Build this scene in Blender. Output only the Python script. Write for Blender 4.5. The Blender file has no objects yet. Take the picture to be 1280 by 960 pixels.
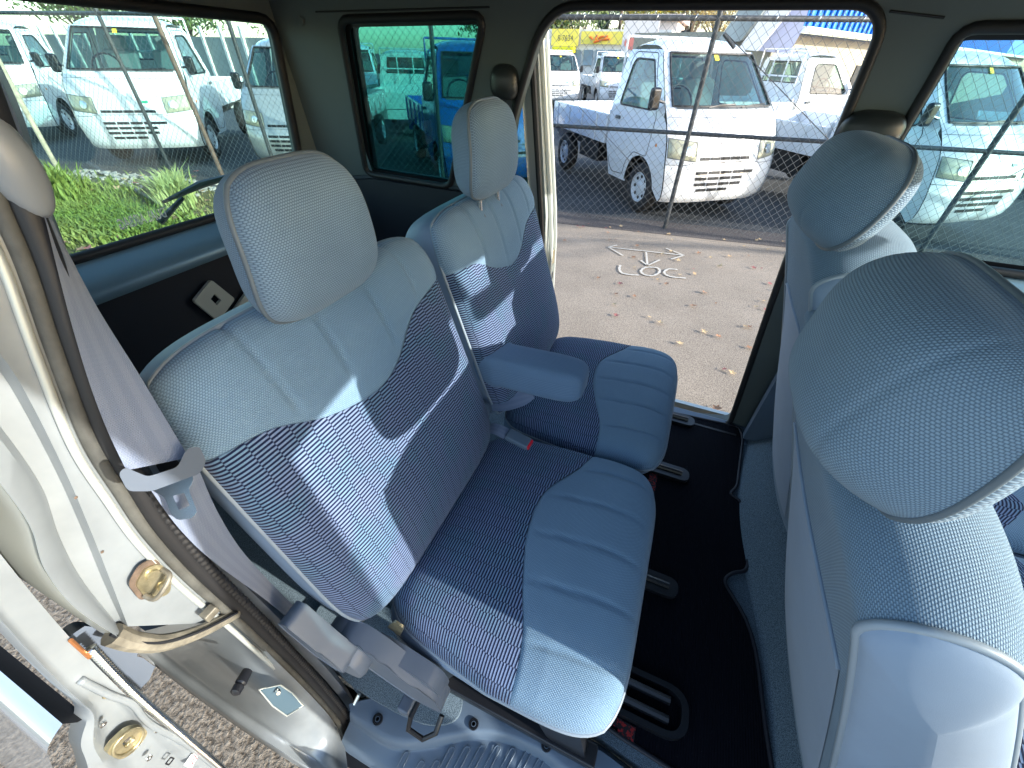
import bpy, math, random, bmesh
from math import sin, cos, pi, radians, sqrt, exp, floor, tan
from mathutils import Vector, Matrix
from mathutils.geometry import tessellate_polygon
random.seed(7)
scn = bpy.context.scene
COL = scn.collection
# ---------------------------------------------------------------- camera
CF, PIT, YAW, ROL, CH = 500.0, radians(39.5), radians(22), radians(1.5), 1.55
FW = Vector((-sin(YAW)*cos(PIT), cos(YAW)*cos(PIT), -sin(PIT)))
RT0 = Vector((cos(YAW), sin(YAW), 0)); UP0 = RT0.cross(FW)
RT = RT0*cos(ROL)+UP0*sin(ROL); UP = -RT0*sin(ROL)+UP0*cos(ROL)
CAM = Vector((0, 0, CH))
cd = bpy.data.cameras.new('camera'); cam = bpy.data.objects.new('camera', cd); COL.objects.link(cam)
cam.matrix_world = Matrix(((RT.x, UP.x, -FW.x, 0), (RT.y, UP.y, -FW.y, 0), (RT.z, UP.z, -FW.z, CH), (0, 0, 0, 1)))
cd.sensor_width = 36; cd.lens = 36*CF/1280; cd.clip_start = .01; cd.clip_end = 500
scn.camera = cam
# ---------------------------------------------------------------- light
SUN_AZ, SUN_EL = radians(-4), radians(18.7)      # direction towards the sun, from +x
w = bpy.data.worlds.new('World'); scn.world = w; w.use_nodes = True
wn = w.node_tree; sky = wn.nodes.new('ShaderNodeTexSky'); sky.sky_type = 'NISHITA'; sky.sun_disc = False
sky.sun_elevation = SUN_EL; sky.sun_rotation = pi/2-SUN_AZ
bg = wn.nodes['Background']; bg.inputs[1].default_value = .15; wn.links.new(sky.outputs[0], bg.inputs[0])
sd = bpy.data.lights.new('sun', 'SUN'); sd.energy = 2.35; sd.angle = radians(.5); sd.color = (1, .965, .895)
so = bpy.data.objects.new('sun', sd); COL.objects.link(so)
sv = Vector((cos(SUN_AZ)*cos(SUN_EL), sin(SUN_AZ)*cos(SUN_EL), sin(SUN_EL)))
so.rotation_euler = sv.to_track_quat('Z', 'Y').to_euler(); so.location = sv*50
scn.view_settings.view_transform = 'Standard'; scn.view_settings.look = 'None'
scn.view_settings.exposure = 1.95; scn.view_settings.gamma = 1
scn.cycles.max_bounces = 10; scn.cycles.transparent_max_bounces = 24

def ray(px, py): return FW*CF+RT*(px-640)-UP*(py-480)
def at(px, py, x=None, y=None, z=None):
    d = ray(px, py)
    t = (x/d.x) if x is not None else (y/d.y) if y is not None else (z-CH)/d.z
    return CAM+d*t
# ---------------------------------------------------------------- materials
class NT:
    def __init__(s, name):
        s.m = bpy.data.materials.new(name); s.m.use_nodes = True; s.t = s.m.node_tree
        s.b = s.t.nodes['Principled BSDF']; s.out = s.t.nodes['Material Output']
    def n(s, typ, ins={}, **pr):
        n = s.t.nodes.new('ShaderNode'+typ)
        for k, v in pr.items(): setattr(n, k, v)
        for k, v in ins.items(): s.put(n.inputs[k], v)
        return n
    def put(s, sock, v):
        if hasattr(v, 'is_output'): s.t.links.new(v, sock)
        elif isinstance(v, (tuple, list)) and len(v) == 3 and sock.type == 'RGBA': sock.default_value = (*v, 1)
        else: sock.default_value = v
    def M(s, op, a, b=0.0, c=0.0, clamp=False):
        n = s.t.nodes.new('ShaderNodeMath'); n.operation = op; n.use_clamp = clamp
        s.put(n.inputs[0], a); s.put(n.inputs[1], b)
        if op in ('MULTIPLY_ADD', 'SMOOTH_MIN', 'COMPARE'): s.put(n.inputs[2], c)
        return n.outputs[0]
    def mix(s, f, a, b, blend='MIX'):
        n = s.t.nodes.new('ShaderNodeMix'); n.data_type = 'RGBA'; n.blend_type = blend
        s.put(n.inputs[0], f); s.put(n.inputs[6], a); s.put(n.inputs[7], b); return n.outputs[2]
    def mr(s, v, a, b, c=0.0, d=1.0):
        n = s.n('MapRange', {0: v, 1: a, 2: b, 3: c, 4: d}); return n.outputs[0]
    def noise(s, scale, det=3, rough=.6, vec=None, dist=0):
        n = s.n('TexNoise', {'Scale': scale, 'Detail': det, 'Roughness': rough, 'Distortion': dist})
        s.t.links.new(vec if vec else s.obj(), n.inputs['Vector']); return n.outputs[0]
    def obj(s):
        if not hasattr(s, 'tc'): s.tc = s.n('TexCoord')
        return s.tc.outputs['Object']
    def uv(s):
        if not hasattr(s, 'tc'): s.tc = s.n('TexCoord')
        x = s.n('SeparateXYZ', {0: s.tc.outputs['UV']}); return x.outputs[0], x.outputs[1]
    def bump(s, h, st, dist):
        n = s.n('Bump', {'Height': h, 'Strength': st, 'Distance': dist})
        if s.b.inputs['Normal'].is_linked: s.t.links.new(s.b.inputs['Normal'].links[0].from_socket, n.inputs['Normal'])
        s.t.links.new(n.outputs[0], s.b.inputs['Normal'])
    def set(s, **k):
        for a, v in k.items(): s.put(s.b.inputs[{'col': 'Base Color', 'rough': 'Roughness', 'metal': 'Metallic', 'spec': 'Specular IOR Level', 'coat': 'Coat Weight', 'sheen': 'Sheen Weight', 'coatr': 'Coat Roughness'}[a]], v)
        return s
MATS = {}
def pm(name, col, rough=.6, metal=0, var=None, bump=None, **k):
    if name in MATS: return MATS[name]
    t = NT(name)
    c = col
    if var:
        f = t.mr(t.noise(var[0], 4), .3, .7, 1-var[1], 1+var[1])
        c = t.mix(1.0, col, t.n('CombineColor', {0: f, 1: f, 2: f}).outputs[0], 'MULTIPLY')
    t.set(col=c, rough=rough, metal=metal, **k)
    if bump: t.bump(t.noise(bump[0], 3), bump[1], bump[2])
    MATS[name] = t.m; return t.m

def weave(name, dark, light, pitch=.0042, strength=.6, gr=.5):
    t = NT(name); u, v = t.uv()
    row = t.M('FLOOR', t.M('DIVIDE', v, pitch*.8))
    uu = t.M('ADD', t.M('DIVIDE', u, pitch), t.M('MULTIPLY', t.M('MODULO', row, 2), .5))
    a = t.M('SINE', t.M('MULTIPLY', t.M('FRACT', uu), pi))
    b = t.M('SINE', t.M('MULTIPLY', t.M('FRACT', t.M('DIVIDE', v, pitch*.8)), pi))
    h = t.M('MULTIPLY', a, b)
    n = t.noise(9, 3); f = t.M('MULTIPLY', t.M('POWER', h, gr), t.mr(n, .3, .7, .9, 1.06))
    fine = t.mr(t.noise(900, 2), .3, .7, .88, 1.1)
    c = t.mix(t.M('MULTIPLY', f, fine), dark, light)
    t.set(col=c, rough=.9, sheen=.15, spec=.2); t.bump(h, strength, pitch*.3); MATS[name] = t.m; return t.m
def dashes(name, dark, light, alt, pu=.024, pv=.0058):
    t = NT(name); u, v = t.uv()
    wob = t.M('MULTIPLY', t.M('SUBTRACT', t.noise(60, 1), .5), .006)
    uu = t.M('DIVIDE', t.M('ADD', u, wob), pu); cx = t.M('FLOOR', uu)
    ph = t.M('ADD', t.M('DIVIDE', v, pv), t.M('MULTIPLY', t.M('MODULO', cx, 2), .5))
    s = t.M('SINE', t.M('MULTIPLY', t.M('FRACT', ph), pi))
    e = t.M('SINE', t.M('MULTIPLY', t.M('FRACT', uu), pi))
    f = t.M('MULTIPLY', t.mr(s, .57, .85), t.mr(e, .02, .16, .55, 1))
    pick = t.mr(t.noise(14, 2), .45, .62)
    l2 = t.mix(pick, light, alt)
    fine = t.mr(t.noise(700, 2), .3, .7, .8, 1.1)
    t.set(col=t.mix(t.M('MULTIPLY', f, fine), dark, l2), rough=.9, sheen=.1, spec=.2)
    t.bump(f, .7, .0015); MATS[name] = t.m; return t.m
FAB = weave('fabric_weave', (.085, .145, .21), (.25, .38, .51), .0030, .6)
FABC = weave('fabric_weave_coarse', (.065, .105, .155), (.25, .355, .455), .0034, .6)
FABF = weave('fabric_weave_fine', (.15, .22, .30), (.27, .37, .475), .0022, .4)
DASH = dashes('fabric_dashes', (.008, .014, .045), (.20, .265, .42), (.165, .275, .40))
VIN = pm('seat_vinyl', (.19, .26, .36), .55, var=(6, .08), bump=(700, .15, .0006))
SBK = pm('seat_back_cloth', (.22, .29, .39), .8, var=(7, .07), bump=(1500, .25, .0006), sheen=.2)
PIP = pm('piping', (.12, .15, .175), .5)
PIPL = pm('piping_light', (.26, .31, .36), .45)
PLB = pm('plastic_blue_grey', (.10, .14, .19), .42, var=(5, .08), bump=(900, .12, .0005))
PLG = pm('plastic_grey', (.115, .14, .18), .4, var=(8, .06), bump=(800, .1, .0005))
TRIM = pm('trim_grey_green', (.098, .118, .112), .6, var=(4, .06), bump=(900, .15, .0005))
TRIMD = pm('trim_dark', (.006, .009, .016), .6, bump=(600, .2, .0005))
CEIL = pm('headliner', (.14, .155, .145), .9, bump=(500, .3, .001))
RUB = pm('rubber_black', (.012, .012, .013), .55, bump=(300, .2, .0008))
RUBG = pm('rubber_dusty', (.07, .07, .062), .65, var=(25, .4), bump=(250, .4, .001))
BLK = pm('plastic_black', (.01, .011, .014), .35)
SIL = pm('paint_silver', (.50, .53, .50), .33, metal=.35, var=(3, .05), coat=.5, coatr=.1)
SILD = pm('paint_silver_dirty', (.235, .26, .275), .36, metal=.25, var=(14, .12), bump=(120, .06, .001), coat=.25)
SILB = pm('trim_steel_blue', (.17, .26, .31), .35, metal=.3)
CHR = pm('chrome', (.75, .75, .73), .18, metal=1)
GOLD = pm('zinc_gold', (.50, .44, .28), .3, metal=.8, var=(60, .35), bump=(90, .3, .002))
DIRT = pm('stained_metal', (.17, .155, .12), .5, metal=.2, var=(50, .5), bump=(120, .4, .001))
RED = pm('red_plastic', (.75, .02, .04), .3)
WEB = NT('belt_webbing'); u_, v_ = WEB.uv()
hh = WEB.M('SINE', WEB.M('MULTIPLY', WEB.M('ADD', u_, WEB.M('MULTIPLY', WEB.M('PINGPONG', v_, .002), 1.0)), 2*pi/.0022))
stp = WEB.mr(WEB.M('SINE', WEB.M('MULTIPLY', u_, 2*pi/.016)), -.3, .3)
WEB.set(col=WEB.mix(stp, (.185, .225, .32), (.21, .25, .345)), rough=.6, sheen=.2); WEB.bump(hh, .35, .0006); WEB = WEB.m
CARP = NT('carpet'); f1 = CARP.noise(650, 3, .8)
CARP.set(col=CARP.mix(CARP.mr(f1, .4, .62), (.035, .06, .085), (.28, .37, .43)), rough=1, spec=.1, sheen=.1); CARP.bump(f1, 1, .003); CARP = CARP.m
MATB = NT('mat_black_ribbed'); mo = MATB.n('SeparateXYZ', {0: MATB.obj()})
rb = MATB.M('SINE', MATB.M('MULTIPLY', mo.outputs[0], 2*pi/.0055))
MATB.set(col=MATB.mix(MATB.mr(MATB.noise(420, 2), .68, .76), (.003, .0035, .007), (.05, .05, .06)), rough=.85, spec=.12); MATB.bump(rb, .5, .001); MATB = MATB.m
REDW = NT('red_woven'); f1 = REDW.noise(160, 2)
REDW.set(col=REDW.mix(REDW.mr(f1, .52, .58), (.012, .006, .01), (.32, .012, .012)), rough=.8); REDW = REDW.m

def glass(name, tint, refl=1.0):
    t = NT(name); tr = t.n('BsdfTransparent', {0: tint}); gl = t.n('BsdfGlossy', {'Roughness': .02, 0: (1, 1, 1)})
    lw = t.n('LayerWeight', {'Blend': .5}); fr = t.M('ADD', .045*refl, t.M('MULTIPLY', t.M('POWER', lw.outputs['Facing'], 4.0), .8)); mx = t.n('MixShader', {0: fr, 1: tr.outputs[0], 2: gl.outputs[0]})
    t.t.links.new(mx.outputs[0], t.out.inputs[0]); t.t.nodes.remove(t.b); MATS[name] = t.m; return t.m
G_REAR = glass('glass_rear', (.80, .95, .93)); G_QUART = glass('glass_privacy', (.47, .73, .72)); G_FRONT = glass('glass_front', (.72, .91, .93))
G_CAR = glass('glass_truck', (.50, .68, .66), 1.6); G_CLR = glass('glass_clear', (.94, .97, .96))

def asphalt(name, dark, light, sc=180, bs=.6, bd=.004, crack=False):
    t = NT(name); a = t.noise(sc, 3, .7); b = t.noise(1.3, 3)
    c = t.mix(t.mr(a, .36, .66), dark, light)
    f = t.mr(b, .3, .7, .85, 1.12)
    c = t.mix(1.0, c, t.n('CombineColor', {0: f, 1: f, 2: f}).outputs[0], 'MULTIPLY')
    t.set(col=c, rough=.9, spec=.25); t.bump(a, bs, bd); MATS[name] = t.m; return t.m
ASP = asphalt('asphalt_pale', (.15, .12, .095), (.42, .355, .285), 150)
ASPN = asphalt('asphalt_coarse', (.10, .08, .06), (.34, .29, .23), 70, 1.0, .012)
ASPD = asphalt('asphalt_lot', (.035, .04, .045), (.10, .105, .11), 60)
GRM = NT('soil_grass'); f1 = GRM.noise(3.5, 5, .7); f2 = GRM.noise(40, 4, .7)
GRM.set(col=GRM.mix(GRM.mr(f2, .42, .58), GRM.mix(GRM.mr(f1, .4, .6), (.12, .115, .04), (.20, .15, .10)), (.13, .14, .05)), rough=.95); GRM.bump(f2, 1, .03); GRM = GRM.m

# ---------------------------------------------------------------- mesh helpers
LOC = {}
def tag(o, label=None, cat=None, group=None, kind=None):
    for k, v in (('label', label), ('category', cat), ('group', group), ('kind', kind)):
        if v: o[k] = v
    return o
def empty(name, loc, label, cat, group=None, kind=None, rz=0):
    o = bpy.data.objects.new(name, None); o.empty_display_size = .1; COL.objects.link(o)
    o.location = loc; o.rotation_euler[2] = rz; LOC[o.name] = Vector(loc)
    return tag(o, label, cat, group, kind)
def base(o):
    v = Vector((0, 0, 0))
    while o is not None:
        if o.name in LOC: return LOC[o.name]
        o = o.parent
    return v
def mk(name, geo, mat, parent=None, smooth=35, bevel=0, local=False, label=None, cat=None, group=None, kind=None, seg=2):
    if isinstance(geo, tuple): geo = [geo]
    V, Fc, U = [], [], []; off = Vector((0, 0, 0)) if local else base(parent)
    anyuv = any(len(g) > 2 for g in geo)
    for g in geo:
        k = len(V); V += [tuple(Vector(p)-off) for p in g[0]]; Fc += [tuple(i+k for i in f) for f in g[1]]
        if anyuv: U += list(g[2]) if len(g) > 2 else [(p[0]+p[1]*.3, p[2]+p[1]*.7) for p in g[0]]
    me = bpy.data.meshes.new(name); me.from_pydata(V, [], Fc)
    if anyuv:
        uvl = me.uv_layers.new(name='UVMap'); d = []
        for l in me.loops: d += list(U[l.vertex_index])
        uvl.data.foreach_set('uv', d)
    me.materials.append(mat)
    if smooth:
        me.polygons.foreach_set('use_smooth', [True]*len(me.polygons))
        if smooth < 180 and not bevel: me.set_sharp_from_angle(angle=radians(smooth))
    me.update()
    o = bpy.data.objects.new(name, me); COL.objects.link(o)
    if parent is not None: o.parent = parent
    if bevel:
        b = o.modifiers.new('bevel', 'BEVEL'); b.width = bevel; b.segments = seg; b.limit_method = 'ANGLE'; b.angle_limit = radians(35); b.harden_normals = True
    return tag(o, label, cat, group, kind)
def grid(f, nu, nv, uv=None):
    V = [f(i/nu, j/nv) for j in range(nv+1) for i in range(nu+1)]
    Fc = [(j*(nu+1)+i, j*(nu+1)+i+1, (j+1)*(nu+1)+i+1, (j+1)*(nu+1)+i) for j in range(nv) for i in range(nu)]
    if uv: return V, Fc, [uv(i/nu, j/nv) for j in range(nv+1) for i in range(nu+1)]
    return V, Fc
def tube(pts, r, n=8, closed=False, flat=None):
    pts = [Vector(p) for p in pts]; V, Fc = [], []; N = len(pts); ref = None
    for i, p in enumerate(pts):
        a = pts[(i-1) % N] if (closed or i) else p; b = pts[(i+1) % N] if (closed or i < N-1) else p
        t = (b-a).normalized()
        if ref is None: ref = t.orthogonal().normalized()
        ref = (ref-t*ref.dot(t)).normalized(); q = t.cross(ref)
        rr = r[i] if isinstance(r, (list, tuple)) else r
        for k in range(n):
            an = 2*pi*k/n; V.append(p+ref*cos(an)*rr+q*sin(an)*rr)
    for i in range(N if closed else N-1):
        for k in range(n):
            j = (i+1) % N; Fc.append((i*n+k, i*n+(k+1) % n, j*n+(k+1) % n, j*n+k))
    if not closed: Fc += [tuple(range(n))[::-1], tuple(range((N-1)*n, N*n))]
    return V, Fc
def curve(pts, n=8, closed=False):
    P = [Vector(p) for p in pts]; out = []; N = len(P)
    for i in range(N if closed else N-1):
        p0 = P[(i-1) % N] if (closed or i) else P[0]; p1 = P[i]; p2 = P[(i+1) % N]; p3 = P[(i+2) % N] if (closed or i < N-2) else P[-1]
        for k in range(n):
            t = k/n; out.append(.5*((2*p1)+(-p0+p2)*t+(2*p0-5*p1+4*p2-p3)*t*t+(-p0+3*p1-3*p2+p3)*t**3))
    if not closed: out.append(P[-1])
    return out
def box(c, s, ax=None):
    c = Vector(c); ax = ax or (Vector((1, 0, 0)), Vector((0, 1, 0)), Vector((0, 0, 1)))
    V = [c+ax[0]*(i*s[0]/2)+ax[1]*(j*s[1]/2)+ax[2]*(k*s[2]/2) for k in (-1, 1) for j in (-1, 1) for i in (-1, 1)]
    return V, [(0, 2, 3, 1), (4, 5, 7, 6), (0, 1, 5, 4), (2, 6, 7, 3), (0, 4, 6, 2), (1, 3, 7, 5)]
def bx(x0, x1, y0, y1, z0, z1): return box(((x0+x1)/2, (y0+y1)/2, (z0+z1)/2), (abs(x1-x0), abs(y1-y0), abs(z1-z0)))
def rpoly(pts, r, n=4):
    out = []; N = len(pts)
    for i in range(N):
        p = Vector(pts[i]).to_2d(); a = Vector(pts[i-1]).to_2d(); b = Vector(pts[(i+1) % N]).to_2d()
        rr = r[i] if isinstance(r, (list, tuple)) else r
        da = (a-p); db = (b-p); ra = min(rr, da.length*.45); rb_ = min(rr, db.length*.45)
        if rr <= 0: out.append(tuple(p)); continue
        s = p+da.normalized()*ra; e = p+db.normalized()*rb_
        for k in range(n+1):
            t = k/n; q = s*(1-t)**2+p*2*t*(1-t)+e*t*t; out.append((q.x, q.y))
    return out
def plate(outer, holes, f, thick=True):
    """polygon with holes; f(a, b, side) -> 3D"""
    loops = [outer]+list(holes); tris = tessellate_polygon([[Vector((p[0], p[1], 0)) for p in l] for l in loops])
    P = [p for l in loops for p in l]; n = len(P)
    V = [f(a, b, 0) for a, b in P]; Fc = [tuple(t) for t in tris]
    if thick:
        V += [f(a, b, 1) for a, b in P]; Fc += [(t[0]+n, t[2]+n, t[1]+n) for t in tris]
        k = 0
        for l in loops:
            for i in range(len(l)):
                a = k+i; b = k+(i+1) % len(l); Fc.append((a, b, b+n, a+n))
            k += len(l)
    return V, Fc
def ribbon(L, R, th=.0012, n=None):
    """webbing between two edge curves"""
    N = len(L); V, Fc, U = [], [], []; s = 0; m = 6
    for i in range(N):
        if i: s += (Vector(L[i])-Vector(L[i-1])).length
        for k in range(m+1):
            V.append(Vector(L[i]).lerp(Vector(R[i]), k/m)); U.append((k/m*.048, s))
    for i in range(N-1):
        for k in range(m): a = i*(m+1)+k; Fc.append((a, a+1, a+m+2, a+m+1))
    return V, Fc, U
def lathe(c, axis, prof, n=20, caps=True):
    axis = Vector(axis).normalized(); u = axis.orthogonal().normalized(); v = axis.cross(u); V, Fc = [], []
    for h, r in prof:
        for k in range(n): an = 2*pi*k/n; V.append(Vector(c)+axis*h+(u*cos(an)+v*sin(an))*r)
    for i in range(len(prof)-1):
        for k in range(n): Fc.append((i*n+k, i*n+(k+1) % n, (i+1)*n+(k+1) % n, (i+1)*n+k))
    if caps: Fc += [tuple(range(n))[::-1], tuple(range((len(prof)-1)*n, len(prof)*n))]
    return V, Fc
# ---------------------------------------------------------------- seats
def interp(tab, x):
    if x <= tab[0][0]: return tab[0][1]
    for (a, p), (b, q) in zip(tab, tab[1:]):
        if x <= b:
            t = (x-a)/(b-a); t = t*t*(3-2*t) if len(tab) < 3 else t
            return p+(q-p)*t
    return tab[-1][1]
def smooth_tab(tab):
    P = curve([(a, b, 0) for a, b in tab], 10); return [(p.x, p.y) for p in P]
BT = smooth_tab([(-1.02, .60), (-.75, .55), (-.45, .40), (-.1, .32), (.15, .37), (.45, .55), (.75, .62), (1.02, .66)])
CT = smooth_tab([(-1.02, .31), (-.7, .23), (-.45, .11), (-.1, -.02), (.2, -.05), (.4, .0), (.7, .20), (1.02, .32)])
def slab(O, A, B, N, W, H, T, m=6, cr=.09, extra=None, pw=2.3):
    O, A, B, N = Vector(O), Vector(A).normalized(), Vector(B).normalized(), Vector(N).normalized()
    def f(s, t):
        X = W*s*(1-cr*abs(t)**7); Y = H*t*(1-cr*abs(s)**7)
        z = T*max(0, (1-abs(s)**m)*(1-abs(t)**m))**(1/pw)
        if extra: z += extra(s, t)
        return O+A*X+B*Y+N*z
    return f
SS = lambda p: sin(pi/2*(2*p-1))          # 0..1 -> -1..1, dense at the ends
def sewn(name_ins, name_pl, f, tab, W, H, seams, parent, lab=None, lo=-1, hi=1, depth=.0042):
    """two panels of one padded face, meeting along the sewn curve"""
    n = 90
    def fi(p, q): s = SS(p); g = interp(tab, s); t = lo+(g-lo)*sin(pi/2*q); return f(s, t)
    def ui(p, q): s = SS(p); g = interp(tab, s); t = lo+(g-lo)*sin(pi/2*q); return (s*W, t*H)
    # dip along the sewn line
    def fp(p, q):
        s = SS(p); g = interp(tab, s); t = g+(hi-g)*sin(pi/2*q) if False else g+(hi-g)*(1-cos(pi/2*q)**1.0) if False else g+(hi-g)*sin(pi/2*q)
        P = f(s, t); nrm = (f(s+.002, t)-f(s-.002, t)).cross(f(s, min(t+.002, .9999))-f(s, t-.002))
        if nrm.length > 0: nrm.normalize()
        d = 0
        for sm in seams: d += exp(-((s-sm(t))*W/.0035)**2)
        d = d*depth*min(1, q*8)+.35*depth*exp(-((t-g)*H/.004)**2)
        puff = .004*min(1, q*6)*(1-q**6)
        return P-nrm*(d-puff)
    def up(p, q): s = SS(p); g = interp(tab, s); t = g+(hi-g)*sin(pi/2*q); return (s*W, t*H)
    a = mk(name_ins, grid(fi, n, n, ui), DASH, parent, smooth=180)
    b = mk(name_pl, grid(fp, 130, 70, up), FAB, parent, smooth=180)
    return a, b
def side_band(f, fb, n=40):
    """band from the seam of the front face back to the rear face along both sides and top and bottom"""
    path = [(-1, -1+2*i/n) for i in range(n)]+[(-1+2*i/n, 1) for i in range(n)]+[(1, 1-2*i/n) for i in range(n)]+[(1-2*i/n, -1) for i in range(n)]
    V = [f(s, t) for s, t in path]; k = len(V); m = 5
    B = [fb(s, t) for s, t in path]; c = sum(V, Vector())/k; VV = []
    for j in range(m+1):
        for a, b in zip(V, B):
            p = a.lerp(b, j/m); o = (p-c); ins = 0.006*(1 if j in (0,) else 0)
            VV.append(p+(p-c).normalized()*(.006*sin(pi*j/m)-ins*.5))
    Fc = [(j*k+i, j*k+(i+1) % k, (j+1)*k+(i+1) % k, (j+1)*k+i) for j in range(m) for i in range(k)]
    Fc.append(tuple(range(m*k, m*k+k)))
    U = [((i*.012), j*.02) for j in range(m+1) for i in range(k)]
    return VV, Fc, U, V
def headrest(parent, C, W, Hh, Tf, Tb, lean, yaw=0, face=1, seam=True, post=True, taper=.08, mat=None):
    """front pad and deep rear shell meeting at a piped edge"""
    mat = mat or FABC
    Rm = Matrix.Rotation(yaw, 3, 'Z'); C = Vector(C)
    B = Rm @ Vector((-sin(lean), 0, cos(lean))); N = Rm @ Vector((face*cos(lean), 0, face*sin(lean))); A = Rm @ Vector((0, 1, 0))
    def outline(s, t):
        X = W*s*(1-.17*abs(t)**4)*(1-taper*t); Y = Hh*t*(1-.16*abs(s)**4); return X, Y
    def f(T, m, pw, sgn):
        def g(s, t):
            X, Y = outline(s, t); z = T*max(0, (1-abs(s)**m)*(1-abs(t)**m))**(1/pw)
            Z = -.012*(1-(t)**2)*0+.010*(t*t)*(-1)
            return C+A*X+B*Y+N*(sgn*z+Z)
        return g
    ff = f(Tf, 5, 2.2, 1); fbk = f(Tb, 3.0, 2.0, -1)
    uvf = lambda p, q: (SS(p)*W, SS(q)*Hh)
    h = mk('headrest', grid(lambda p, q: ff(SS(p), SS(q)), 60, 60, uvf), mat, parent, smooth=180)
    def back(p, q):
        s_, t_ = SS(p), SS(q); P = fbk(s_, t_)
        if seam:
            d = 0
            for sg in (-1, 1): d += exp(-((s_-sg*(.70+.10*t_))*W/.0032)**2)
            n_ = (P-(C-N*Tb*.3)).normalized(); P -= n_*.0018*d*(1-t_**8)
        return P
    mk('rear_shell', grid(back, 120, 60, lambda p, q: (asin_(SS(p))*W*1.25, asin_(SS(q))*Hh*1.25)), mat, h, smooth=180)
    n = 40; path = [(-1, -1+2*i/n) for i in range(n)]+[(-1+2*i/n, 1) for i in range(n)]+[(1, 1-2*i/n) for i in range(n)]+[(1-2*i/n, -1) for i in range(n)]
    mk('piping', tube([ff(a, b) for a, b in path], .0034, 8, closed=True), PIP, h, smooth=180)
    if post:
        for sy in (-.45, .45):
            a = C+A*(sy*W)-B*Hh*.8-N*Tb*.25; b = C+A*(sy*W)-B*(Hh+.06)-N*Tb*.25
            mk('headrest_post', tube([a, b], .006, 10), CHR, parent)
            mk('post_guide', lathe(b+(a-b)*.30, (a-b), [(-.006, .014), (.0, .013), (.006, .009)]), PLG, parent)
    return h
asin_ = lambda v: math.asin(max(-1, min(1, v)))*.75

def rear_seat(yc, W, label, group):
    sr = empty('cabin_seat', (-.1, yc, .43), label, 'car seat', group)
    # backrest
    B = Vector((-.15, 0, .47)).normalized(); A = Vector((0, 1, 0)); N = A.cross(B)*-1
    if N.x < 0: N = -N
    lum = lambda s, t: .010*exp(-((t+.45)/.35)**2)*(1-s*s)-.006*exp(-((abs(s)-.72)/.12)**2)*(1-t**6)*0
    O = Vector((-.395, yc, 1.045)); H = .262
    f = slab(O, A, B, N, W, H, .052, 7, .07, lum)
    sew = [lambda t: -.62+.08*(1-t), lambda t: -.22+.02*(1-t), lambda t: .2-.02*(1-t), lambda t: .6-.08*(1-t)]
    ins, pl = sewn('backrest_insert', 'backrest_panel', f, BT, W, H, sew, sr)
    fb = slab(O-N*.085, A, B, N, W*.97, H*.97, 0)
    V, Fc, U, rim = side_band(f, fb)
    mk('backrest_shell', (V, Fc, U), VIN, sr, smooth=50)
    mk('piping', tube(rim, .0036, 8, closed=True), PIPL, sr, smooth=180)
    # cushion
    O2 = Vector((-.112, yc+(.030 if yc < .6 else .010), .768)); W0 = W; Wc = W+(.012 if yc < .6 else .010); B2 = Vector((1, 0, .05)).normalized(); N2 = Vector((-.05, 0, 1)).normalized()
    dome = lambda s, t: .006*(1-s*s)*(1-t*t)-.010*max(0, -t)**2
    f2_ = slab(O2, A, B2, N2, Wc, .222, .060, 7, .10, dome)
    f2 = lambda s, t: f2_(s, t)+Vector((0, (.030*max(0, -s)**3*max(0, -t+.1)-.012*max(0, s)**3*max(0, -t)), 0))
    sew2 = []
    n = 90
    def seamf(O, s, t):
        d = 0
        for k in (-.72, -.36, .0, .36, .7):
            d += exp(-((s-(k+.03*sin((t-.3)*3)))*W/.0035)**2)
        return d
    def fi(p, q): s = SS(p); g = interp(CT, s); return f2(s, -1+(g+1)*sin(pi/2*q))
    def ui(p, q): s = SS(p); g = interp(CT, s); return (s*W, (-1+(g+1)*sin(pi/2*q))*.235)
    def fp(p, q):
        s = SS(p); g = interp(CT, s); t = g+(1-g)*sin(pi/2*q); g2 = .35*exp(-((t-g)*.235/.004)**2)
        return f2(s, t)-N2*(.0038*seamf(None, s, t)*min(1, q*8)*(1-max(0, t)**10)+.006*g2-.004*min(1, q*6)*(1-q**6))
    def up(p, q): s = SS(p); g = interp(CT, s); return (s*W, (g+(1-g)*sin(pi/2*q))*.235)
    mk('cushion_insert', grid(fi, n, n, ui), DASH, sr, smooth=180)
    mk('cushion_panel', grid(fp, 130, 70, up), FAB, sr, smooth=180)
    fb2 = slab(O2-Vector((.014, 0, .050)), A, B2, N2, Wc-.016, .200, 0)
    V, Fc, U, rim = side_band(f2, fb2)
    mk('cushion_skirt', (V, Fc, U), VIN, sr, smooth=50)
    mk('piping', tube(rim, .0036, 8, closed=True), PIPL, sr, smooth=180)
    return sr
seat_a = rear_seat(.385, .25, 'near second-row seat beside the open near door, with a belt buckle lying on its cushion', None)
headrest(seat_a, (-.415, .362, 1.370), .095, .087, .030, .075, radians(3))
seat_b = rear_seat(.93, .245, 'farther second-row seat with the padded armrest folded down, next to the far doorway', None)
headrest(seat_b, (-.415, .885, 1.392), .103, .088, .028, .072, radians(3))
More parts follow.
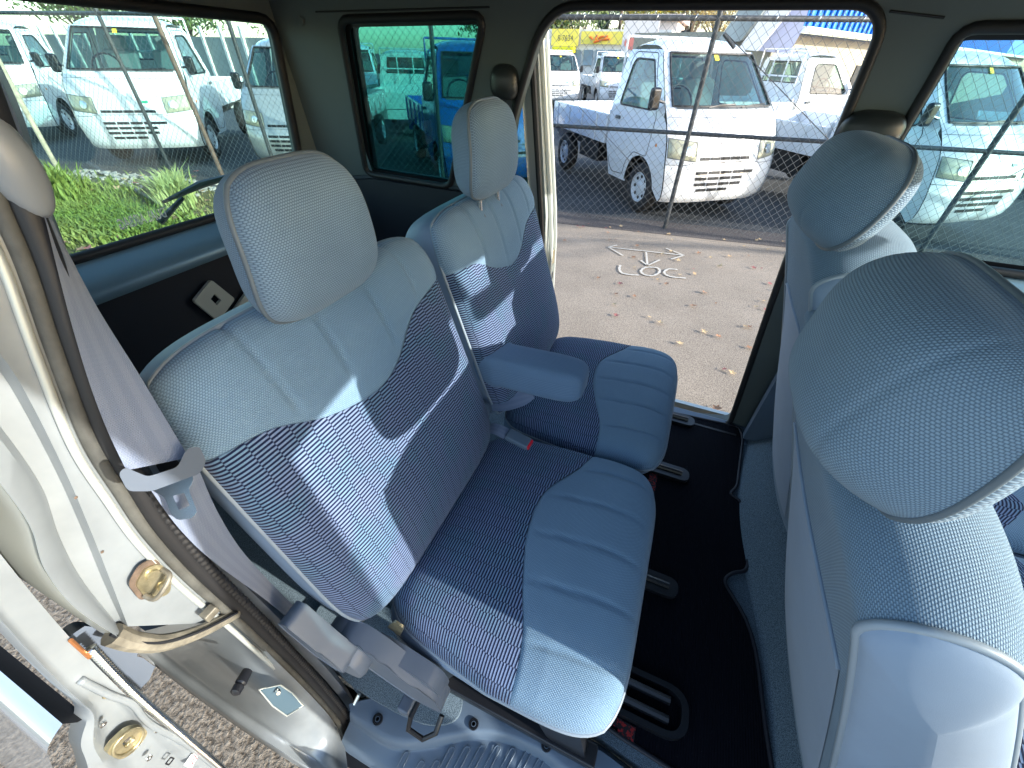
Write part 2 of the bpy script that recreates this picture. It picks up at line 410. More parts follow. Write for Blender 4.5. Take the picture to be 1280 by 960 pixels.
# armrest of the far seat
ar = empty('armrest_root', (0, 0, 0), None, None); bpy.data.objects.remove(ar)
def arm(p, q):
    a = 2*pi*q; x = -1+2*p; e = (1-abs(x)**9)**.25*(.93 if x > 0 else 1); c, s = cos(a), sin(a)
    yy = .050*math.copysign(abs(c)**.45, c)*e; zz = .050*math.copysign(abs(s)**.45, s)*e
    return Vector((-.325+.215*x, .735+yy, .950+zz+.012*x))
mk('armrest', grid(lambda p, q: arm(.5+.5*sin(pi/2*(2*p-1)), q), 50, 60, lambda p, q: (p*.4, q*.3)), weave('fabric_armrest', (.09, .15, .24), (.17, .27, .41), .0018, .35), seat_b, smooth=180)
# frame, legs, recliner under the near seat
def legs(sr, yc):
    for y in (yc-.18, yc+.18):
        mk('seat_rail', bx(-.34, .12, y-.02, y+.02, .445, .475), BLK, sr, bevel=.004)
        mk('leg', plate(rpoly([(-.30, .475), (-.22, .475), (-.16, .66), (-.32, .66)], .01), [], lambda a, b, d, y=y: Vector((a, y-.012+.024*d, b))), BLK, sr)
        mk('leg', plate(rpoly([(.02, .475), (.10, .475), (.06, .66), (-.04, .66)], .01), [], lambda a, b, d, y=y: Vector((a, y-.012+.024*d, b))), BLK, sr)
    mk('seat_pan', bx(-.32, .02, yc-.18, yc+.20, .655, .69), BLK, sr, bevel=.01)
legs(seat_a, .385); legs(seat_b, .93)
y0 = .118
mk('hinge_cover', plate(rpoly([(-.375, .78), (-.33, .825), (-.275, .81), (-.21, .755), (-.165, .72), (-.16, .665), (-.21, .64), (-.30, .69)], .03), [], lambda a, b, d: Vector((a, y0+.030*d, b))), PLG, seat_a, bevel=.006)
mk('recliner_drum', lathe((-.335, y0-.004, .765), (0, -1, 0), [(-.03, .048), (.012, .048), (.020, .044), (.022, .030)], 32), PLG, seat_a, smooth=40)
mk('recliner_lever', plate(rpoly([(-.405, .885), (-.378, .905), (-.335, .835), (-.30, .80), (-.32, .775), (-.365, .80)], .012), [], lambda a, b, d: Vector((a, y0-.034+.034*d, b))), PLG, seat_a, bevel=.005)
mk('side_trim', plate(rpoly([(-.30, .785), (-.255, .785), (-.20, .765), (-.175, .75), (-.165, .71), (-.17, .68), (-.19, .66), (-.28, .70)], .02), [], lambda a, b, d: Vector((a, y0+.010+.028*d, b))), PLG, seat_a, bevel=.005)
mk('release_button', bx(-.262, -.235, .100, .128, .555, .585), PLG, seat_a, bevel=.005)
mk('release_bracket', tube([(-.225, .125, .60), (-.225, .10, .60), (-.225, .085, .575), (-.195, .085, .56), (-.175, .10, .575), (-.175, .125, .59)], .005, 8), BLK, seat_a)
mk('metal_hinge', plate(rpoly([(-.285, .79), (-.26, .84), (-.245, .83), (-.262, .775)], .005), [], lambda a, b, d: Vector((a, .165+.004*d, b))), GOLD, seat_a)
# buckle standing on the near cushion + its stalk, webbing between the cushions
def buckle(p, d, up, label):
    e = empty('seat_belt_buckle', p, label, 'seat belt buckle')
    d = Vector(d).normalized(); up = Vector(up).normalized(); s = d.cross(up).normalized(); up = s.cross(d); p = Vector(p)
    mk('buckle_body', box(p, (.062, .030, .018), (d, s, up)), PLB, e, bevel=.006)
    mk('red_button', box(p+d*.0305+up*.002, (.006, .024, .012), (d, s, up)), RED, e, bevel=.002)
    L = [p-d*.03-s*.013, p-d*.055-s*.015-up*.004, p-d*.085-s*.017-up*.02]; R_ = [q+s*.030 for q in L]
    mk('webbing', ribbon(curve(L, 4), curve(R_, 4)), WEB, e, smooth=180)
    return e
buckle((-.222, .598, .858), (1, -.12, -.10), (0.15, -.25, 1), 'blue-grey seat belt buckle with a red button lying on the near cushion')
e = empty('loose_seat_belt', (-.3, .68, .84), 'short pale loop of seat belt lying in the gap under the armrest', 'seat belt')
L = [at(600, 490, z=.85), at(625, 493, z=.86), at(650, 488, z=.86), at(665, 490, z=.85)]; R_ = [at(603, 512, z=.845), at(630, 514, z=.85), at(655, 507, z=.85), at(668, 498, z=.845)]
mk('webbing', ribbon(curve(L, 5), curve(R_, 5)), WEB, e, smooth=180)
mk('recliner_knob', lathe(at(603, 512, y=.655), (0, -.3, 0.1), [(-.01, .022), (.01, .026), (.02, .02)]), PLB, seat_a)

# ---- front row seats, seen from behind
def front_back(name, label, x0, ya, yb, zt, zb, hr=None, shoulder=.05, cat='car seat', thick=.075, pipe=True):
    fr = empty(name, (x0+.2, (ya+yb)/2, .43), label, cat)
    yc = (ya+yb)/2; W = (yb-ya)/2
    # profile in x-z of the padded back, leaning back towards -x at the top; wrap over the top
    def cen(t): return x0+.240*max(0, 1-t)**.92, zb+(zt-zb)*t          # axis of the backrest
    m = 40
    side_ = lambda q: -1 if q < .5 else 1
    def f(p, q):
        s = -1+2*p
        # q: 0 back bottom -> .45 back top -> .55 front top -> 1 front bottom
        drop = shoulder*abs(s)**3.5
        if q < .42: t = q/.42*.95; side = -1; ang = None
        elif q > .58: t = (1-q)/.42*.95; side = 1; ang = None
        else: ang = (q-.42)/.16*pi; t = .95
        x, z = cen(t); z -= drop*t
        T = thick*(1-.10*abs(s)**4) if side_(q) < 0 else thick*(1.05+1.9*max(0, .95-t)-1.9*max(0, .55-t))*(1-.15*abs(s)**4)
        bulge = .012*(1-s*s)
        if ang is None: return Vector((x+side*(T+bulge*(1 if side < 0 else 1)), yc+W*s, z))
        return Vector((x-cos(ang)*((thick*(1-.1*abs(s)**4)*(.5+.5*cos(ang))+thick*1.05*(1-.15*abs(s)**4)*(.5-.5*cos(ang)))+bulge), yc+W*s, z+sin(ang)*(zt-zb)*.055))
    g = grid(f, 40, 110, lambda p, q: ((2*p-1)*W, q*2*(zt-zb)+q*.1))
    mk('backrest', g, FABC if not hr else FABC, fr, smooth=180)
    for e_, sg in ((0, -1), (1, 1)):
        ring = [f(e_, i/110) for i in range(111)]
        cc = [(ring[i].lerp(ring[110-i], .5) if (i < 40 or i > 70) else ring[40].lerp(ring[70], .5)) for i in range(111)]
        V, Fc = [], []; mm = 7
        for j in range(mm+1):
            r = 1-j/mm
            for i in range(111):
                p = cc[i].lerp(ring[i], sin(pi/2*r)); p.y += sg*.022*(1-sin(pi/2*r)**2)**.5; V.append(p)
        Fc = [(j*111+i, j*111+i+1, (j+1)*111+i+1, (j+1)*111+i) for j in range(mm) for i in range(110)]
        mk('side_panel', (V, Fc), SBK, fr, smooth=180)
        if pipe: mk('piping', tube(ring[12:109], .0042, 8), PIPL, fr, smooth=180)
    return fr, f
fa, fa_f = front_back('cabin_seat', 'front seat nearest the camera, seen from behind, with sun on its near shoulder', .266, .238, .70, 1.240, .60, hr=True, shoulder=.032, thick=.060)
headrest(fa, (.242, .412, 1.330), .128, .090, .035, .095, radians(-5), taper=.03, post=False)
fb_, fb_f = front_back('cabin_seat', 'farther front seat seen from behind, backrest against the far door pillar', .290, .80, 1.20, 1.325, .60)
headrest(fb_, (.250, .865, 1.385), .130, .076, .030, .090, radians(-20), taper=.03, post=False)
fc_, fc_f = front_back('cabin_seat', 'narrow low middle seatback between the two front seats', .300, .70, .84, 1.225, .60, shoulder=.02, pipe=False, thick=.06)
# seat-back covers (pocket) on the near front seat
def cover(fr, ff, ya, yb, label=None):
    def f(p, q):
        P = ff(.06+.88*p, .02+.30*q); return P+Vector((-.0015-.012*sin(pi*min(1, q*1.02))*sin(pi*p), 0, 0))
    mk('seatback_pocket', grid(f, 24, 24, lambda p, q: (p*.4, q*.3)), SBK, fr, smooth=180)
    top = [f(i/24, 1.0) for i in range(25)]
    mk('pocket_hem', tube(top, .0028, 8), SBK, fr, smooth=180)
cover(fa, fa_f, 0, 0); cover(fb_, fb_f, 0, 0)
def front_cushion(fr, ya, yb):
    yc = (ya+yb)/2; W = (yb-ya)/2
    f2 = slab((.72, yc, .80), (0, 1, 0), (1, 0, .08), (-.08, 0, 1), W, .25, .05, 7, .05)
    ci = mk('cushion_insert', grid(lambda p, q: f2(SS(p)*.999, -1+(1.2+.12*cos(3*SS(p)))*sin(pi/2*q)), 60, 60, lambda p, q: (SS(p)*W, (-1+1.2*sin(pi/2*q))*.25)), DASH, fr, smooth=180)
    mk('cushion_panel', grid(lambda p, q: f2(SS(p)*.999, -1+(1.2+.12*cos(3*SS(p)))+(2-(1.2+.12*cos(3*SS(p))))*sin(pi/2*q)), 60, 40, lambda p, q: (SS(p)*W, q*.3)), FAB, fr, smooth=180)
    fb2 = slab((.72, yc, .60), (0, 1, 0), (1, 0, .0), (0, 0, 1), W, .24, 0)
    V, Fc, U, rim = side_band(f2, fb2); mk('cushion_skirt', (V, Fc, U), VIN, fr, smooth=50)
front_cushion(fa, .25, .74); front_cushion(fb_, .98, 1.33); front_cushion(fc_, .76, .96)
buckle((.50, .76, .895), (.3, -.2, 1), (1, 0, 0), 'seat belt buckle with a red tip beside the front cushion')
# ---------------------------------------------------------------- the van body
VAN = empty('minivan', (0, .7, 0), 'silver minivan seen from inside through its open near door, with grey-green trim and dark floor', 'van')
def yw(z): return 1.385-.13*max(0, z-1.10)/.55
def fwp(px, py):
    y = 1.38
    for _ in range(12): p = at(px, py, y=y); y = yw(p.z)
    return (p.x, p.z)
FWF = lambda a, b, d: Vector((a, yw(b)+.055*d, b))
def open_rim(loop, mat, r, off=0.0, name='door_seal'):
    return mk(name, tube([FWF(a, b, 0)+Vector((0, off, 0)) for a, b in loop], r, 8, closed=True), mat, VAN, smooth=180)
q_loop = rpoly([fwp(*p) for p in [(424, 24), (606, 19), (563, 234), (458, 217)]], .035)
d_pts = [(672, 40), (700, 7), (1088, 4), (1104, 34), (1040, 190), (965, 376), (912, 531), (836, 522)]
d_loop = rpoly([fwp(*p) for p in d_pts]+[(-.40, .43), (-.56, .62), (-.575, 1.1), (-.575, 1.35)], [.04, .05, .03, .03, .05, .1, .03, .02, .08, .1, .1, .1])
f_loop = rpoly([fwp(*p) for p in [(1203, 34), (1176, 82), (1112, 190), (1046, 311)]]+[(1.05, 1.15), (.86, 1.56), (.78, 1.61)], [.03, .05, .1, .03, .03, .04, .03])
up_out = [(-1.42, 1.10), (-1.33, 1.68), (.92, 1.68), (1.25, 1.10)]
# keep the belt line out of holes: one outer polygon, three openings; d_loop reaches below the belt line
outer = [(-1.43, .40), (-1.43, 1.10), (-1.33, 1.69), (.92, 1.69), (1.25, 1.10), (1.30, .40)]
def wallgrid(outer, holes, name, mat):
    bm = bmesh.new()
    V, Fc = plate(outer, holes, lambda a, b, d: Vector((a, 0, b)), thick=False)
    vs = [bm.verts.new(v) for v in V]
    for f in Fc:
        try: bm.faces.new([vs[i] for i in f])
        except ValueError: pass
    for z in (1.10, 1.25, 1.4, 1.55):
        bmesh.ops.bisect_plane(bm, geom=bm.verts[:]+bm.edges[:]+bm.faces[:], plane_co=(0, 0, z), plane_no=(0, 0, 1))
    bmesh.ops.triangulate(bm, faces=bm.faces[:])
    V = [Vector((v.co.x, yw(v.co.z), v.co.z)) for v in bm.verts]; bm.verts.index_update(); bm.verts.ensure_lookup_table()
    n = len(V); Fc = [tuple(v.index for v in f.verts) for f in bm.faces]
    bd = [tuple(v.index for v in e.verts) for e in bm.edges if len(e.link_faces) == 1]; bm.free()
    V2 = V+[v+Vector((0, .055, 0)) for v in V]
    F2 = Fc+[tuple(i+n for i in f[::-1]) for f in Fc]+[(a, b, b+n, a+n) for a, b in bd]
    return mk(name, (V2, F2), mat, VAN, smooth=30)
wallgrid([(-1.425, 1.105), (-1.33, 1.69), (.92, 1.69), (1.25, 1.105)], [], 'x', TRIM) if False else None
wallgrid(outer, [q_loop, d_loop, f_loop], 'side_wall_trim', TRIM)
# dark lower panel of the luggage side and its flat belt ledge
mk('lower_side_trim', plate([(-1.42, .42), (-1.42, 1.13), (-1.15, 1.165), (-.72, 1.165), (-.60, 1.08), (-.60, .42)], [], lambda a, b, d: Vector((a, 1.374-.02*d, b))), TRIMD, VAN, bevel=.004)
mk('belt_ledge', tube([(-1.40, 1.375, 1.135), (-1.15, 1.375, 1.17), (-.74, 1.375, 1.17)], .014, 8), TRIMD, VAN)
for lp, r in ((q_loop, .011), (d_loop, .010), (f_loop, .011)): open_rim(lp, RUB, r)
mk('window_seal', tube([FWF(a, b, 1) for a, b in q_loop], .014, 8, closed=True), RUB, VAN, smooth=180)
mk('side_window', plate(q_loop, [], lambda a, b, d: Vector((a, yw(b)+.020+.004*d, b))), G_QUART, VAN)
mk('front_door_window', plate(f_loop, [], lambda a, b, d: Vector((a, yw(b)+.020+.004*d, b))), G_FRONT, VAN)
def frit(loop, f, ins, name='window_border'):
    c = Vector((sum(p[0] for p in loop)/len(loop), sum(p[1] for p in loop)/len(loop))); inner = []
    N_ = len(loop)
    for i, p in enumerate(loop):
        a_ = Vector(loop[i-1]); b_ = Vector(loop[(i+1) % N_]); t_ = (b_-a_)
        n_ = Vector((-t_.y, t_.x)).normalized()
        if n_.dot(c-Vector(p)) < 0: n_ = -n_
        inner.append(tuple(Vector(p)+n_*ins))
    mk(name, plate(loop, [inner], f, False), BLK, VAN, smooth=0)
frit(q_loop, lambda a, b, d: Vector((a, yw(b)+.016, b)), .017); frit(f_loop, lambda a, b, d: Vector((a, yw(b)+.016, b)), .018)
# front door upper ledge seen below its window
mk('door_ledge', grid(lambda p, q: Vector((.42+.9*p, 1.39-.075*sin(pi/2*q), 1.145-.05*(1-cos(pi/2*q))-.004)), 20, 8), SILB, VAN)
mk('door_inner_panel', bx(.42, 1.3, 1.30, 1.33, .45, 1.098), PLB, VAN)
mk('ledge_joint', bx(.555, .562, 1.31, 1.40, 1.09, 1.155), RUB, VAN)
# quarter window divider: bright chrome strip low at its rear edge
a = fwp(442, 165); b = fwp(460, 216)
mk('chrome_strip', tube([Vector((a[0], yw(a[1])+.010, a[1])), Vector((b[0], yw(b[1])+.010, b[1]))], .005, 6), CHR, VAN)
a = fwp(436, 150); b = fwp(452, 212)
mk('window_channel', plate([fwp(*p) for p in [(436, 160), (445, 163), (463, 215), (452, 217)]], [], lambda a, b, d: Vector((a, yw(b)+.004+.008*d, b))), SILB, VAN)
# belt anchor shrouds
def shroud(p, s, name='belt_shroud'):
    p = Vector(p)
    def f(u, v):
        th = 2*pi*u; r = sin(pi/2*min(1, v*1.0)); c, s_ = cos(th), sin(th)
        return p+Vector((s[0]*math.copysign(abs(c)**.7, c)*r, -s[1]*cos(pi/2*v)**.6, s[2]*math.copysign(abs(s_)**.75, s_)*r*(1 if s_ > 0 else 1)-.02*abs(c)*0))
    return mk(name, grid(f, 32, 12), BLK if name != 'belt_shroud' else pm('shroud_dark', (.02, .024, .025), .4), VAN, smooth=180)
a = fwp(632, 103); shroud((a[0], yw(a[1]), a[1]), (.042, .035, .042))
mk('belt_webbing', ribbon([(a[0]-.018, yw(a[1])-.02, a[1]-.02), (a[0]-.018, 1.34, 1.2), (a[0]-.016, 1.35, .7)], [(a[0]+.024, yw(a[1])-.02, a[1]-.02), (a[0]+.024, 1.34, 1.2), (a[0]+.024, 1.35, .7)]), pm('webbing_dark', (.03, .035, .04), .7), VAN)
a = fwp(1086, 163); shroud((a[0], yw(a[1]), a[1]), (.062, .045, .040))
# far sill plate
mk('far_sill', bx(-.45, .44, 1.29, 1.40, .40, .436), PLB, VAN, bevel=.006)
mk('sill_groove', bx(.12, .40, 1.315, 1.325, .430, .440), RUB, VAN)
mk('sill_step', bx(-.60, .9, 1.44, 1.56, .26, .33), BLK, VAN, bevel=.01)
mk('outer_skin', plate([(-1.5, .26), (-1.5, 1.1), (-.66, 1.1), (-.62, .60), (-.42, .40), (.40, .40), (.46, .7), (.46, 1.1), (1.9, 1.0), (1.95, .3)], [], lambda a, b, d: Vector((a, 1.475+.02*d, b))), SIL, VAN)
# roof and headliner
def roof(z, th, name, mat, y0=.055, y1=1.30):
    def f(p, q, dz):
        x = -1.36+2.42*p; y = y0+(y1-y0)*q
        return Vector((x, y, z+.055*(1-(2*q-1)**4)*1+dz-.05*max(0, p-.82)*2))
    g1 = grid(lambda p, q: f(p, q, 0), 24, 16); g2 = grid(lambda p, q: f(p, q, th), 24, 16)
    return mk(name, [g1, g2], mat, VAN, smooth=180)
roof(1.655, .012, 'headliner', CEIL, .09, 1.27); roof(1.69, .03, 'roof_panel', SIL, -.0, 1.40)
# headliner creases over the pillars
for pa, pb in (((395, 15), (612, 9)), ((1112, 14), (1180, 22))):
    a = fwp(*pa); b = fwp(*pb)
    mk('trim_joint', tube([Vector((a[0], yw(a[1])-.001, a[1])), Vector((b[0], yw(b[1])-.001, b[1]))], .0022, 6), RUB, VAN)
for px, py in ((377, 26), (1010, -40)):
    a = fwp(px, py); mk('trim_clip', lathe((a[0], yw(a[1])-.002, a[1]), (0, 1, 0), [(-.003, .010), (0, .012)], 16), TRIM, VAN)
# tailgate
def tx(z): return -1.425+.09*(z-1.1)/.55 if z > 1.1 else -1.425
TGF = lambda a, b, d: Vector((tx(b)-.03*d, a, b))
def tgp(px, py):
    x = -1.42
    for _ in range(12): p = at(px, py, x=x); x = tx(p.z)
    return (p.y, p.z)
t_loop = rpoly([tgp(340, 24), tgp(374, 196), (1.20, 1.115), tgp(100, 322), (.28, 1.12), (.28, 1.63)], [.05, .02, .05, 0, .03, .05])
mk('tailgate_frame', plate([(.12, 1.04), (.12, 1.70), (1.40, 1.70), (1.40, 1.04)], [t_loop], TGF), TRIM, VAN)
mk('tailgate_seal', tube([TGF(a, b, 0) for a, b in t_loop], .014, 8, closed=True), RUB, VAN, smooth=180)
mk('rear_window', plate(t_loop, [], lambda a, b, d: Vector((tx(b)-.024-.004*d, a, b))), G_REAR, VAN)
mk('tailgate_ledge', grid(lambda p, q: Vector((-1.42+.085*sin(pi*.62*q), .14+1.2*p, 1.112-.085*q)), 20, 10), SILB, VAN)
mk('tailgate_panel', bx(-1.44, -1.39, .12, 1.38, .42, 1.035), TRIMD, VAN, bevel=.01)
mk('latch_plate', plate(rpoly([(.665, .925), (.745, .965), (.79, .875), (.705, .83)], .01), [rpoly([(.715, .91), (.735, .92), (.745, .892), (.725, .883)], .002)], lambda a, b, d: Vector((-1.375+.012*d, a, b))), pm('latch_sunlit_beige', (.50, .50, .42), .6), VAN)  # tailgate latch plate and cover: the pale beige paints in a sunlit patch
mk('latch_cover_sunlit', plate(rpoly([(.75, .83), (.88, .90), (.86, .85), (.76, .79)], .01), [], lambda a, b, d: Vector((-1.375+.012*d, a, b))), MATS['latch_sunlit_beige'], VAN)
mk('latch_catch', bx(-1.385, -1.345, .735, .775, .80, .84), BLK, VAN, bevel=.003)
# wiper outside the rear window
p0, p1, p2 = Vector((tx(1.14)-.05, *tgp(213, 281))), Vector((tx(1.2)-.055, *tgp(243, 250))), Vector((tx(1.25)-.05, *tgp(300, 222)))
mk('wiper_arm', tube([p0, p1], [.010, .006], 6), BLK, VAN)
mk('wiper_blade', tube([Vector((tx(1.2)-.045, *tgp(216, 255))), Vector((tx(1.22)-.045, *tgp(262, 233))), p2], [.004, .011, .008], 6), BLK, VAN)
# mirrored lettering on the rear glass
tc = bpy.data.curves.new('t', 'FONT'); tc.body = 'DUAL AIRBAG'; tc.size = .034; tc.offset = .0006; tob = bpy.data.objects.new('t', tc); COL.objects.link(tob)
dg = bpy.context.evaluated_depsgraph_get(); me = bpy.data.meshes.new_from_object(tob.evaluated_get(dg)); bpy.data.objects.remove(tob)
me.name = 'window_lettering'; me.materials.clear(); me.materials.append(pm('letter_grey', (.75, .80, .78), .6))
a = tgp(158, 289); b = tgp(216, 272)
Lv = Vector((0, a[0]-b[0], a[1]-b[1])); wdt = max(v.co.x for v in me.vertices); sc_ = Lv.length/wdt; ux = Lv.normalized(); uz = Vector((.16, -ux.z, ux.y)) if ux.y > 0 else Vector((.16, ux.z, -ux.y)).normalized()
org = Vector((tx(1.14)-.021, b[0], b[1]))
for v in me.vertices: c = v.co.copy(); v.co = org+ux*c.x*sc_+uz*c.y*sc_*2.0-LOC['minivan']
o = bpy.data.objects.new('window_lettering', me); COL.objects.link(o); o.parent = VAN
# floor
fl_edge = [(p.x, p.y+.012) for p in [at(*q, z=.428) for q in [(440, 872), (472, 866), (520, 862), (600, 873), (680, 898), (745, 928), (800, 968), (900, 1034)]]]
mk('floor_carpet', plate([(-1.45, .12)]+[(-.45, .12)]+fl_edge+[(1.30, .30), (1.30, 1.38), (-1.45, 1.38)], [], lambda a, b, d: Vector((a, b, .428-.05*d))), CARP, VAN)
mk('carpet_riser', grid(lambda p, q: Vector((.43+.14*q+.03*sin(7*p), .16+1.20*p, .430+.11*sin(pi/2*q))), 30, 10), CARP, VAN)
mk('carpet_riser', bx(.565, 1.3, .16, 1.36, .43, .54), CARP, VAN)
# the lower front step of the cabin is closed in by the firewall
mk('dashboard', bx(1.28, 1.62, .12, 1.38, .45, 1.06), PLB, VAN, bevel=.05)
# carpet flap beside the seat rail
flap = rpoly([(at(*q, z=.449).x, at(*q, z=.449).y) for q in [(392, 765), (425, 845), (456, 868), (500, 893), (538, 908), (572, 902), (580, 872), (560, 800), (430, 730)]], [.02, .02, .02, .03, .03, .03, .03, .02, .02])
mk('carpet_flap', plate(flap, [], lambda a, b, d: Vector((a, b, .449-.018*d))), CARP, VAN, bevel=.004)
# seat rail channels and red woven strips
for yy in (1.315, 1.03, .62):
    mk('rail_channel', plate(rpoly([(.02, yy-.028), (.245, yy-.028), (.245, yy+.028), (.02, yy+.028)], .03, 6), [], lambda a, b, d: Vector((a, b, .452-.02*d))), BLK, VAN, bevel=.004)
    mk('rail_rib', tube([(.04, yy, .455), (.22, yy, .455)], .008, 8), BLK, VAN)
yy = .345
mk('rail_channel', plate(rpoly([(.02, yy-.05), (.29, yy-.05), (.29, yy+.05), (.02, yy+.05)], .05, 8), [rpoly([(.04, yy-.038), (.275, yy-.038), (.275, yy+.038), (.04, yy+.038)], .035, 8)], lambda a, b, d: Vector((a, b, .458-.024*d))), BLK, VAN, bevel=.003)
for dy in (-.018, .018): mk('rail_rib', tube([(.04, yy+dy, .452), (.25, yy+dy, .452)], .009, 8), BLK, VAN)
# floor mat
MT = empty('floor_mat', (.28, .8, .43), 'black ribbed floor mat with a red woven edge between the seat rows', 'floor mat')
mat_l = rpoly([(.085, .275), (.17, .262), (.30, .25), (.47, .24), (.45, .40), (.435, .60), (.36, .705), (.385, .74), (.425, .76), (.43, .97), (.405, 1.01), (.375, 1.02), (.40, 1.06), (.425, 1.32), (.41, 1.375), (.14, 1.35), (.08, 1.30)], [.02, .01, .01, .02, .02, .1, .02, .02, .03, .03, .02, .02, .02, .03, .02, .02, .02])
mk('rubber_sheet', plate(mat_l, [], lambda a, b, d: Vector((a, b, .438-.009*d))), MATB, MT, bevel=.002)
mk('raised_edge', tube([Vector((a, b, .438)) for a, b in mat_l], .005, 6, closed=True), pm('mat_edge', (.012, .013, .02), .6), MT, smooth=180)
for ya, yb, xx in ((.275, .292, .165), (.40, .59, .158), (.65, 1.0, .15), (1.06, 1.27, .148)):
    mk('woven_strip', bx(xx-.03, xx-.004, ya, yb, .437, .4415), REDW, MT)
mk('woven_strip', bx(.155, .19, .264, .29, .4375, .4415), REDW, MT)
# ---- near side: step trim, seal, pillar
def stepf(a, b, d): return Vector((a, b, (.436 if d == 0 else .39)))
top_out = [(-.42, .11), (-.30, .118), (-.20, .135), (-.05, .17), (.10, .20), (.25, .235), (.60, .26), (.60, .16), (.30, .19), (.18, .172), (.05, .148), (-.05, .165), (-.12, .160), (-.20, .098), (-.30, .062), (-.42, .055)]
ST = lambda pts, z: [Vector((a, b, z)) for a, b in pts]
edgeA = [at(*p, z=.436) for p in [(436, 880), (470, 872), (520, 868), (600, 880), (680, 905), (745, 935), (800, 975), (900, 1040)]]
edgeB = [at(*p, z=.436) for p in [(438, 890), (452, 901), (505, 927), (608, 913), (672, 934), (705, 958), (760, 1000), (850, 1080)]]
edgeC = [p+Vector((0, -.012, -.030)) for p in edgeB]
edgeD = [Vector((p.x, .035+.04*max(0, p.x), .395)) for p in edgeB]
for e in (edgeC,): pass
cA, cB, cC, cD = [curve(e, 8) for e in (edgeA, edgeB, edgeC, edgeD)]
rows = [[p+Vector((0, .02, -.05)) for p in cA], cA]+[[a.lerp(b, t) for a, b in zip(cA, cB)] for t in (.5, .9)]+[[b+Vector((0, -.003, -.003)) for b in cB], [b.lerp(c, .85) for b, c in zip(cB, cC)], cC]+[[c.lerp(d, t) for c, d in zip(cC, cD)] for t in (.08, .5, 1)]+[[d+Vector((0, -.015, -.012)) for d in cD], [d+Vector((0, -.017, -.14)) for d in cD]]
nn = len(cA); V = [p for r in rows for p in r]; Fc = [(j*nn+i, j*nn+i+1, (j+1)*nn+i+1, (j+1)*nn+i) for j in range(len(rows)-1) for i in range(nn-1)]
mk('step_trim', (V, Fc), PLB, VAN, smooth=60)
for (px, py) in ((472, 899), (592, 905), (683, 932)):
    c = at(px, py, z=.438); mk('trim_fastener', lathe(c, (0, 0, 1), [(-.002, .011), (.002, .0105), (.0022, .0075), (-.001, .007), (-.001, .0045), (.002, .004)], 18), BLK, VAN, smooth=30)
    mk('fastener_cap', lathe(c, (0, 0, 1), [(-.001, .0055), (.002, .005)], 12), PLB, VAN)
for i in range(15):
    px = 508+i*19; top = 935 if i < 1 else (946-.3*(i-1) if i < 3 else 929-1.0*(i-3) if i < 6 else 927+(i-6)*3.2 if i < 11 else 945+6*(i-11))
    a = at(px, top+8, z=.409); b = at(px-22, top+50, z=.398)
    w_ = Vector((.006, .001, 0))
    mk('tread_rib', tube([a-w_, a-w_*.5+Vector((0, .004, 0)), a+w_*.5+Vector((0, .004, 0)), a+w_, b+w_, b-w_], .0016, 5, closed=True), PLB, VAN, smooth=180)
mk('metal_stub', tube([at(449, 868, z=.46), at(443, 880, z=.445)], .004, 8), CHR, VAN)
# vertical rubber seal of the near door opening
seal_px = [(-30, 90, -.41), (5, 180, -.42), (31, 253, -.42), (62, 330, -.42), (94, 431, -.42), (133, 540, -.42), (170, 605, -.42), (205, 660, -.42), (253, 715, -.42), (307, 766, -.42), (353, 812, -.42), (397, 858, -.42), (428, 896, -.41), (438, 922, -.395)]
sp = curve([at(a, b, x=c) for a, b, c in seal_px], 10)
mk('door_seal', tube(sp, .0085, 10), RUB, VAN, smooth=180)
# ribbed lip of the seal
V, Fc = [], []; acc = 0
dense = []
for a, b in zip(sp, sp[1:]):
    k = max(1, int((b-a).length/.0011)); dense += [a.lerp(b, i/k) for i in range(k)]
dense = [p for p in dense if p.z < 1.33]
mk('seal_lip', tube([p+Vector((-.004, -.011, 0)) for p in sp], .006, 8), RUBG, VAN, smooth=180)
mk('seal_ribs', tube([p+Vector((.004, .006, .002)) for p in dense[::2]], [.0055+.0010*(i % 4 < 2) for i in range(len(dense[::2]))], 8), RUB, VAN, smooth=180)
mk('seal_carrier', tube([p+Vector((-.006, -.022, 0)) for p in sp], .0035, 6), SIL, VAN, smooth=180)
# interior pillar trim strip behind the seal
pt = [at(a, b, x=-.43) for a, b in [(-20, 60), (22, 150), (50, 245), (80, 325), (112, 425), (150, 520), (190, 590), (225, 645), (272, 700), (325, 750), (370, 795), (412, 840), (440, 876), (452, 900)]]
c1 = curve(pt, 6); rows = [[p+Vector((-.01, -.012, 0)) for p in c1], [p+Vector((0, 0, 0)) for p in c1], [p+Vector((-.02, .012, 0)) for p in c1], [p+Vector((-.10, .022, 0)) for p in c1]]
nn = len(c1); mk('pillar_trim', ([p for r in rows for p in r], [(j*nn+i, j*nn+i+1, (j+1)*nn+i+1, (j+1)*nn+i) for j in range(3) for i in range(nn-1)]), PLG, VAN, smooth=40)
# near quarter inner wall behind the pillar
mk('near_side_trim', plate([(-1.42, .42), (-1.42, 1.10), (-.56, 1.10), (-.50, .42)], [], lambda a, b, d: Vector((a, .10-.02*d, b))), TRIMD, VAN)
